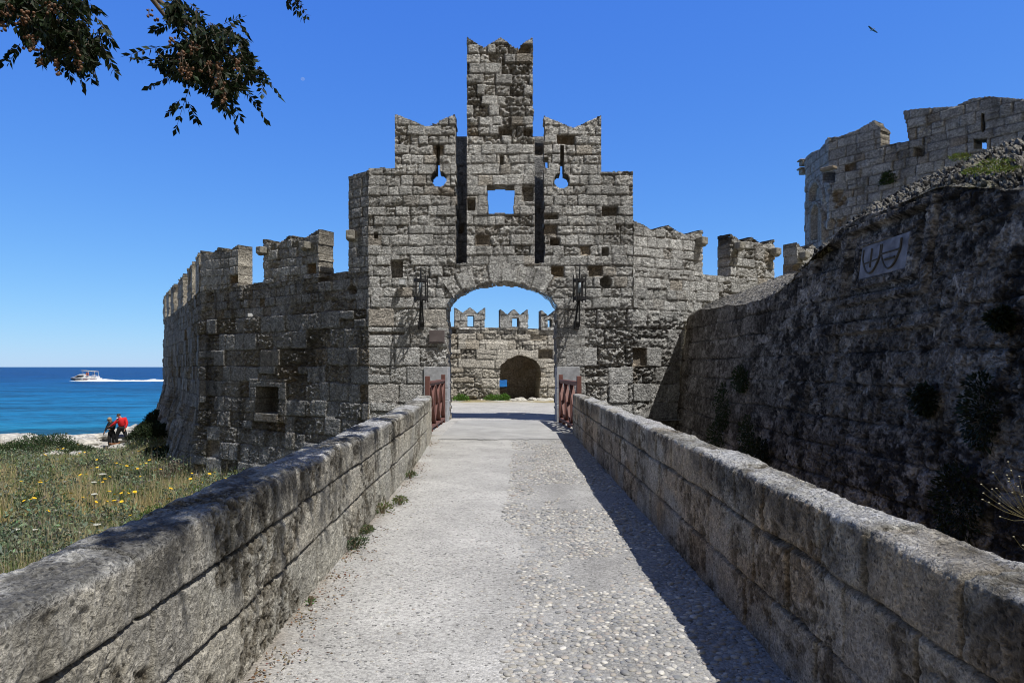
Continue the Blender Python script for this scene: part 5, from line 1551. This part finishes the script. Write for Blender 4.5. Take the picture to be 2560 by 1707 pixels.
# berries in drooping clusters
be = MB()
def cluster(px, py, D, n, rx, ry):
    top = wpt(px, py - ry * .9, D)
    for k in range(n):
        p = wpt(px + r6.randn() * rx * .5, py + r6.uniform(-1, 1) * ry, D + r6.uniform(-.1, .1))
        be.ball(p - TO, .0085 * r6.uniform(.8, 1.2), 6, 4)
        if k % 2 == 0: tw.tube([top - TO, p.lerp(top, .4) + Vector((0, 0, -.01)) - TO, p - TO], [.0012, .001, .0007], 3, False)
for q in ((455, 150, 26, 18, 30), (480, 120, 22, 14, 16), (545, 190, 40, 14, 34), (560, 235, 26, 10, 22), (430, 105, 12, 10, 10), (520, 175, 20, 14, 20), (590, 160, 14, 8, 14), (470, 185, 18, 14, 14)):
    cluster(q[0], q[1], 4.12, q[2], q[3], q[4])
for q in ((20, 20, 34, 20, 22), (60, 45, 26, 20, 18), (80, 110, 26, 20, 20), (190, 130, 26, 12, 30), (200, 165, 12, 8, 12), (140, 160, 10, 6, 16), (148, 186, 5, 5, 4), (10, 70, 12, 10, 14), (100, 155, 8, 8, 8), (130, 20, 20, 30, 15)):
    cluster(q[0], q[1], 3.95, q[2], q[3], q[4])
for q in ((372, 35, 7, 12, 14), (392, 52, 5, 5, 8)): cluster(q[0], q[1], 4.35, q[2], q[3], q[4])
tag(be.build("berries", M_BERRY, tree, smooth=True), None, None, None, "stuff")
tw.build("twigs", M_BARK, tree)

# ------------------------------------------------------------------ people, dog
M_SKIN = plain("skin", (.42, .24, .17), .6, var=.06)
M_REDS = plain("red_sweater", (.62, .018, .025), .85, var=.12, scale=20, bump=.2)
M_BLACK = plain("black_cloth", (.012, .012, .015), .85, var=.2, scale=20)
M_SHOE = plain("black_shoe", (.015, .014, .014), .5, var=.1)
M_HAIRB = plain("blond_hair", (.34, .25, .15), .7, var=.3, scale=60)
M_HAIRG = plain("dark_short_hair", (.05, .042, .038), .7, var=.3, scale=60)
M_COLLAR = plain("white_collar", (.7, .7, .7), .7, var=.05)
def skin(name, chains, mat, parent=None, loc=None, sub=2):
    """chains: list of lists of (point, radius); the first point of each chain may repeat an earlier one"""
    vs = []; rad = []; es = []; key = {}
    for ch in chains:
        prev = None
        for p, r_ in ch:
            k = tuple(round(c, 4) for c in p)
            if k not in key: key[k] = len(vs); vs.append(p); rad.append(r_)
            i = key[k]
            if prev is not None: es.append((prev, i))
            prev = i
    me = bpy.data.meshes.new(name + "_cage"); me.from_pydata(vs, es, []); me.update()
    o = bpy.data.objects.new(name, me); COL.objects.link(o)
    md = o.modifiers.new("s", 'SKIN'); sd = o.modifiers.new("d", 'SUBSURF'); sd.levels = sub; sd.render_levels = sub
    for i, sv in enumerate(me.skin_vertices[0].data):
        q = rad[i]; sv.radius = (q, q) if np.isscalar(q) else q
        sv.use_root = (i == 0)
    dg = bpy.context.evaluated_depsgraph_get(); dg.update()
    m2 = bpy.data.meshes.new_from_object(o.evaluated_get(dg)); m2.name = name
    o.modifiers.clear(); o.data = m2; bpy.data.meshes.remove(me)
    m2.materials.clear(); m2.materials.append(mat)
    for p in m2.polygons: p.use_smooth = True
    if parent: o.parent = parent
    if loc: o.location = loc
    return o
def hand_chains(wrist, d, up):
    w = Vector(wrist); d = Vector(d).normalized(); s = d.cross(Vector(up)).normalized(); out = []
    pal = w + d * .05
    for k, (o_, L_) in enumerate(((-.027, .065), (-.009, .075), (.009, .072), (.027, .058))):
        b = pal + s * o_ + d * .03; m_ = b + d * L_ * .5 + Vector(up) * .006; e = b + d * L_ * .85 - Vector(up) * .02
        out.append([(tuple(w), .022), (tuple(pal), .026), (tuple(b), .011), (tuple(m_), .009), (tuple(e), .008)])
    t0 = w + d * .025 - s * .03; out.append([(tuple(w), .022), (tuple(t0), .012), (tuple(t0 - s * .02 + d * .03), .010), (tuple(t0 - s * .024 + d * .055), .008)])
    return out
def person(loc, J, label, top_mat, trouser_mat, hair):
    """J: joints in metres; the figure faces -X with its shoulders along Y"""
    root = empty("person", loc, label, "person")
    hip, chest, neck, head = J['hip'], J['chest'], J['neck'], J['head']
    body = [[(hip, .11), (J['waist'], .09), (chest, .105), (neck, .058), (tuple(Vector(neck).lerp(Vector(head), .45)), .055), (head, .088), (tuple(Vector(head) + Vector((-.01, 0, .07))), .075)]]
    for s in 'lr':
        body.append([(chest, .105), (J['sh' + s], .050), (J['el' + s], .045), (J['wr' + s], .028)])
        body.append([(hip, .11), (J['hp' + s], .080), (J['kn' + s], .055), (J['an' + s], .042), (tuple(Vector(J['an' + s]) + Vector(J['toe' + s])), .036)])
        body += hand_chains(J['wr' + s], J['hd' + s], (0, 0, 1) if abs(J['hd' + s][2]) < .7 else (1, 0, 0))
    b = skin("body", body, M_SKIN, root)
    # face
    f = Vector(J['face']).normalized(); sd = f.cross(Vector((0, 0, 1))).normalized(); H = Vector(head) + Vector((0, 0, .01))
    mb = MB(); mb.ball(H + f * .085 - Vector((0, 0, .012)), .016, 6, 5, (1, 1, 1.4)); mb.build("nose", M_SKIN, b, smooth=True)
    mb = MB(); mb.box(H + f * .078 - Vector((0, 0, .052)), (.03, .04, .008)); mb.build("mouth", plain("lips", (.30, .10, .09), .6), b)
    for s in (-1, 1):
        mb = MB(); mb.ball(H + f * .074 + sd * s * .033 + Vector((0, 0, .012)), .012, 6, 5); mb.build("eye", M_BLACK, b, smooth=True)
        mb = MB(); mb.ball(H + sd * s * .086 - f * .005, .022, 6, 5, (.5, .5, 1.2)); mb.build("ear", M_SKIN, b, smooth=True)
    top = [[(tuple(Vector(J['waist']) - Vector((0, 0, .09))), .165), (J['waist'], .17), (chest, .20), (tuple(Vector(chest).lerp(Vector(neck), .70)), .115)]]
    for s in 'lr':
        top.append([(chest, .20), (J['sh' + s], .098), (J['el' + s], .07), (tuple(Vector(J['el' + s]).lerp(Vector(J['wr' + s]), .9)), .046)])
    skin("sweater" if top_mat is M_REDS else "shirt", top, top_mat, root)
    tr = [[(tuple(Vector(J['waist']) - Vector((0, 0, .03))), .15), (hip, .165)]]
    for s in 'lr':
        tr.append([(hip, .165), (J['hp' + s], .125), (J['kn' + s], .092), (tuple(Vector(J['an' + s]) + Vector((0, 0, .02))), .062)])
    skin("trousers", tr, trouser_mat, root)
    for s in 'lr':
        a = Vector(J['an' + s]); t = Vector(J['toe' + s]); mb = MB()
        mb.tube([a - t * .5 + Vector((0, 0, -.01)), a + t * .2 + Vector((0, 0, -.02)), a + t * 1.5 + Vector((0, 0, -.02))], [.062, .07, .052], 8); mb.ball(a + Vector((0, 0, .03)), .062, 8, 6); mb.build("shoe", M_SHOE, root, smooth=True)
    hair(root, H, f, sd)
    return root
def hair_m(root, H, f, sd):
    mb = MB(); mb.ball(H - f * .028 + Vector((0, 0, .02)), .097, 12, 8, (1, 1, .85)); mb.build("hair", M_HAIRG, root, smooth=True)
    mb = MB(); mb.ball(H + f * .02 - Vector((0, 0, .13)), .07, 10, 6, (1, 1, .5)); mb.build("collar", M_COLLAR, root, smooth=True)
def hair_w(root, H, f, sd):
    mb = MB(); mb.ball(H - f * .02 + Vector((0, 0, .035)), .108, 12, 8); mb.ball(H - f * .05 - Vector((0, 0, .05)), .10, 10, 8, (1, 1, 1.1)); mb.build("hair", M_HAIRB, root, smooth=True)
    mb = MB(); mb.box(H + f * .085 + Vector((0, 0, .012)), (.12, .05, .035)); mb.build("sunglasses", M_BLACK, root)
px_m = 36.5 / F
mx, my = (303 - 1280) * px_m, 36.5
mz = CAMZ + (917 - 1114) * px_m
JM = dict(hip=(0, 0, .93), waist=(.02, 0, 1.08), chest=(.06, -.01, 1.30), neck=(.0, -.03, 1.48), head=(-.13, -.06, 1.58), face=(-.8, -.45, -.45),
          shl=(-.02, -.17, 1.40), shr=(.16, .14, 1.41), ell=(-.24, -.26, 1.16), wrl=(-.47, -.22, 1.02), hdl=(-1, .1, -.15),
          elr=(.30, .02, 1.14), wrr=(.26, -.10, .88), hdr=(-.1, -.2, -1),
          hpl=(-.06, -.07, .86), hpr=(.08, .07, .86), knl=(-.20, -.08, .50), anl=(-.20, -.06, .09), toel=(-.15, -.06, -.04),
          knr=(.22, .06, .50), anr=(.40, .05, .12), toer=(-.12, -.05, -.07))
print('ground at man', gzf(mx, my), 'wanted', mz)
mz = gzf(mx, my) + .07
person((mx, my, mz), JM, "man in a red sweater and black trousers stepping along the shore rocks", M_REDS, M_BLACK, hair_m)
JW = dict(hip=(0, 0, .88), waist=(0, 0, 1.02), chest=(-.01, 0, 1.24), neck=(-.04, -.02, 1.40), head=(-.10, -.05, 1.50), face=(-.35, -.85, -.35),
          shl=(-.14, .02, 1.33), shr=(.14, 0, 1.33), ell=(-.22, -.06, 1.10), wrl=(-.30, -.12, .88), hdl=(-.3, -.2, -1),
          elr=(.18, -.06, 1.10), wrr=(.02, -.20, 1.02), hdr=(-1, -.2, 0),
          hpl=(-.08, 0, .82), hpr=(.09, 0, .82), knl=(-.10, -.05, .46), anl=(-.11, 0, .09), toel=(-.07, -.14, -.04),
          knr=(.08, .04, .46), anr=(.06, .12, .12), toer=(-.05, -.14, -.05))
wx_, wz_ = (279 - 1280) * px_m, CAMZ + (917 - 1112) * px_m
wz_ = gzf(wx_, my) + .05
person((wx_, my, wz_), JW, "woman with blond hair in black clothes holding a dog leash by the shore", M_BLACK, M_BLACK, hair_w)
M_DOG = plain("brown_dog_fur", (.20, .085, .035), .9, var=.4, scale=25, bump=.5)
dogr = empty("dog", ((285 - 1280) * px_m * .975, my * .975, wz_ + .06), "small brown long-haired dog between the woman and the man", "dog", None, 1.1)
leg = lambda x, y, hind: [((x * .9, y * .6, .20), .05), ((x, y, .14), .035), ((x + (.03 if hind else 0), y, .08), .024), ((x, y, .015), .024), ((x - .025, y, .01), .018)]
ch = [[((.20, 0, .22), .075), ((.05, 0, .22), .085), ((-.10, 0, .23), .095), ((-.17, 0, .28), .06), ((-.22, -.01, .34), .058), ((-.29, -.02, .32), .026)],
      [((.20, 0, .22), .075), ((.28, 0, .28), .028), ((.33, 0, .36), .03)],
      [((-.22, -.01, .34), .058), ((-.21, .055, .33), .024), ((-.21, .065, .27), .02)], [((-.22, -.01, .34), .058), ((-.21, -.075, .33), .024), ((-.21, -.085, .27), .02)]]
for x, hd_ in ((-.11, False), (.17, True)):
    for y in (-.05, .05):
        ch.append([((-.10, 0, .23), .095) if x < 0 else ((.20, 0, .22), .075)] + leg(x, y, hd_))
skin("body", ch, M_DOG, dogr)
mb = MB(); mb.ball((-.315, -.02, .325), .013, 6, 5); mb.build("nose", M_BLACK, dogr)
mb = MB()
a = Vector((wx_ - .33, my - .15, wz_ + .80)); b = Vector(dogr.location) + Vector((-.1, -.05, .33))
mb.tube([Vector((0, 0, 0)), (b - a) * .5 + Vector((0, 0, -.12)), b - a], [.006, .005, .005], 5); mb.tube([(-.01, 0, .03), (0, 0, -.10)], [.018, .018], 6)
tag(mb.build("dog_leash", M_BLACK, None, a), "thin dark leash running from the woman's hand to the dog", "leash")

# ------------------------------------------------------------------ boat, wake, gull, moon
M_HULL = plain("white_gelcoat", (.72, .72, .72), .3, var=.05)
M_DKGL = plain("dark_window_band", (.02, .025, .035), .15, var=.1)
M_MAROON = plain("maroon_stripe", (.16, .03, .05), .5)
M_CANV = plain("cream_canopy", (.62, .55, .42), .8)
M_ORANGE = plain("orange_lifebuoy", (.75, .16, .03), .6)
M_CLO = plain("mixed_clothes", (.10, .12, .25), .8, var=.5)
BD = 253.0; bs = BD / F
boat = empty("motorboat", ((214 - 1280) * bs, BD, -3.75), "white motor yacht with a cream canopy speeding left across the blue sea", "boat")
def loft(secs):
    vs = [p for s in secs for p in s]; n = len(secs[0]); fs = []
    for i in range(len(secs) - 1):
        for k in range(n): fs.append((i * n + k, i * n + (k + 1) % n, (i + 1) * n + (k + 1) % n, (i + 1) * n + k))
    fs.append(tuple(range(n))); fs.append(tuple((len(secs) - 1) * n + k for k in range(n - 1, -1, -1)))
    mb = MB(); mb.add(vs, fs); return mb
def sec(x, w, zb, zd, c=.45):
    return [(x, -w, zd), (x, -w * .9, zb + (zd - zb) * c), (x, 0, zb), (x, w * .9, zb + (zd - zb) * c), (x, w, zd)]
loft([sec(-5.5, .08, .95, 1.55), sec(-4.6, .9, .45, 1.55), sec(-3, 1.5, .1, 1.45), sec(0, 1.75, -.1, 1.3), sec(3.5, 1.75, -.1, 1.25), sec(5.2, 1.65, 0, 1.25)]).build("hull", M_HULL, boat, smooth=False)
def cab(x, w, z0, z1): return [(x, -w, z0), (x, -w * .8, z1), (x, w * .8, z1), (x, w, z0)]
loft([cab(-4.4, .5, 1.4, 1.5), cab(-3.2, 1.1, 1.3, 1.95), cab(-1.6, 1.4, 1.2, 2.65), cab(.3, 1.45, 1.2, 2.75), cab(1.0, 1.45, 1.2, 2.0), cab(4.6, 1.45, 1.2, 1.9)]).build("cabin", M_HULL, boat)
for sd_ in (-1, 1):
    mb = MB(); pts = [(-3.5, 1.6), (-1.9, 2.25), (.2, 2.2), (-.4, 1.75), (-2.2, 1.55)]
    mb.add([(x, sd_ * (1.30 + (1.45 - 1.30) * min(1, (x + 3.5) / 2)), z) for x, z in pts] + [(x, sd_ * (1.0 + .15), z) for x, z in pts], [(0, 1, 2, 3, 4), (9, 8, 7, 6, 5), (0, 5, 6, 1), (1, 6, 7, 2), (2, 7, 8, 3), (3, 8, 9, 4), (4, 9, 5, 0)])
    mb.build("window", M_DKGL, boat)
mb = MB(); mb.beam((-4.9, -1.10, 1.0), (-.5, -1.78, .75), .06, .22); mb.beam((-5.2, -.5, .75), (-3, -1.45, .5), .06, .28); mb.build("stripe", M_DKGL, boat)
mb = MB(); mb.beam((.2, -1.72, .80), (1.8, -1.74, .78), .06, .22); mb.beam((2.8, -1.72, .62), (4.6, -1.68, .55), .06, .45); mb.build("emblem", M_MAROON, boat)
mb = MB(); mb.add([(-.9, -1.4, 3.95), (4.2, -1.3, 3.55), (4.2, 1.3, 3.55), (-.9, 1.4, 3.95), (-.9, -1.4, 4.08), (4.2, -1.3, 3.68), (4.2, 1.3, 3.68), (-.9, 1.4, 4.08)], [(0, 1, 2, 3), (7, 6, 5, 4), (0, 4, 5, 1), (1, 5, 6, 2), (2, 6, 7, 3), (3, 7, 4, 0)]); mb.build("canopy", M_CANV, boat)
for x, z in ((-.2, 3.9), (1.9, 3.7), (4.0, 3.56)):
    for y in (-1.25, 1.25):
        mb = MB(); mb.tube([(x, y, 1.9), (x, y, z)], [.05, .05], 6); mb.build("canopy_post", M_HULL, boat)
mb = MB()
for k in range(16):
    a, b = 2 * math.pi * k / 16, 2 * math.pi * (k + 1) / 16
    mb.tube([(1.6 + .42 * math.cos(a), -1.5, 2.75 + .42 * math.sin(a)), (1.6 + .42 * math.cos(b), -1.5, 2.75 + .42 * math.sin(b))], [.12, .12], 6)
mb.build("lifebuoy", M_ORANGE, boat)
for (x, c_) in ((.4, 0), (3.3, 1)):
    mb = MB(); mb.ball((x, 0, 2.6), .30, 8, 6, (1, 1, 1.8)); mb.ball((x, 0, 3.25), .16, 8, 6); mb.build("seat", M_CLO, boat, smooth=True)
mb = MB(); mb.tube([(3.2, -1.5, 2.4), (4.9, -1.5, 2.4)], [.04, .04], 5)
for x in (3.3, 3.8, 4.3, 4.8): mb.tube([(x, -1.5, 1.85), (x, -1.5, 2.4)], [.04, .04], 5)
mb.build("rail", M_HULL, boat)
# wake
xs = np.linspace((172 - 1280) * bs, (470 - 1280) * bs, 260); ys = np.linspace(-2.6, 2.6, 15)
U, V = np.meshgrid(xs, ys, indexing='ij'); t = (U - xs[0]) / (xs[-1] - xs[0])
env = np.exp(-(V / (1.1 + .8 * t)) ** 2)
hgt = (.10 + .25 * sstep(.2, .3, t) + .55 * np.exp(-((t - .25) / .12) ** 2) + .35 * np.exp(-((t - .74) / .06) ** 2)) * sstep(0, .05, t) * sstep(1, .96, t)
Zw = -3.74 + env * hgt * (.6 + 1.0 * fbm(U * .9, V * 1.4, 4, 401))
idx = np.arange(U.size).reshape(U.shape); Fw = np.stack([idx[:-1, :-1], idx[1:, :-1], idx[1:, 1:], idx[:-1, 1:]], -1).reshape(-1, 4)
M_FOAM = plain("white_foam", (.82, .84, .86), .9, var=.12, scale=2, bump=.5)
tag(raw_mesh("wake", np.stack([U, BD - 1.0 + V, Zw], -1).reshape(-1, 3), Fw, M_FOAM, None, None, True), "long white foam wake trailing behind the boat", "wake", None, "stuff")

g0 = Vector(unp(2181, 75, 60)); gull = empty("seagull", g0, "lone seagull gliding high in the sky at the upper right", "bird", None, .5)
M_GULL = plain("gull_feathers", (.55, .54, .52), .8, var=.2); M_GULLD = plain("dark_wing_feathers", (.20, .20, .21), .8, var=.2)
mb = MB(); mb.tube([(-.05, -.24, 0), (0, -.12, 0), (0, .05, 0), (.02, .26, 0)], [.02, .05, .055, .015], 8); mb.build("body", M_GULL, gull, smooth=True)
for s, dz in ((-1, .16), (1, -.14)):
    mb = MB(); w = [(0, 0, .06, .10), (.28, .02, .10, .09), (.62, -.05, .03, .05)]
    vs = []
    for (x, y, z, cd) in w:
        zz = z * 0 + dz * x / .62 + (.05 if abs(x - .28) < .01 else 0)
        vs += [(s * x, y + cd, zz + .006), (s * x, y - cd, zz + .006), (s * x, y - cd, zz - .006), (s * x, y + cd, zz - .006)]
    fs = []
    for i in range(2):
        for k in range(4): fs.append((i * 4 + k, i * 4 + (k + 1) % 4, (i + 1) * 4 + (k + 1) % 4, (i + 1) * 4 + k))
    fs += [(0, 1, 2, 3), (11, 10, 9, 8)]
    mb.add(vs, fs); mb.build("wing", M_GULLD, gull)
# faint daytime moon
m, nt, b = new_mat("moon_surface")
em = nt.nodes.new("ShaderNodeEmission"); tr = nt.nodes.new("ShaderNodeBsdfTransparent"); mx_ = nt.nodes.new("ShaderNodeMixShader")
tc = nt.nodes.new("ShaderNodeTexCoord"); no = nt.nodes.new("ShaderNodeTexNoise"); no.inputs['Scale'].default_value = .012; nt.links.new(tc.outputs['Object'], no.inputs['Vector'])
mr = nt.nodes.new("ShaderNodeMapRange"); mr.inputs[1].default_value = .35; mr.inputs[2].default_value = .65; mr.inputs[3].default_value = .02; mr.inputs[4].default_value = .16
nt.links.new(no.outputs[0], mr.inputs[0]); nt.links.new(mr.outputs[0], mx_.inputs[0])
em.inputs[0].default_value = (.62, .72, .85, 1); em.inputs[1].default_value = .8
out = [n for n in nt.nodes if n.type == 'OUTPUT_MATERIAL'][0]
nt.links.new(tr.outputs[0], mx_.inputs[1]); nt.links.new(em.outputs[0], mx_.inputs[2]); nt.links.new(mx_.outputs[0], out.inputs[0])
mb = MB(); mb.ball((0, 0, 0), 62, 24, 16, (1, 1, .8)); tag(mb.build("moon", m, None, unp(757, 198, 20000), smooth=True), "faint pale daytime moon in the blue sky", "moon", None, "structure")
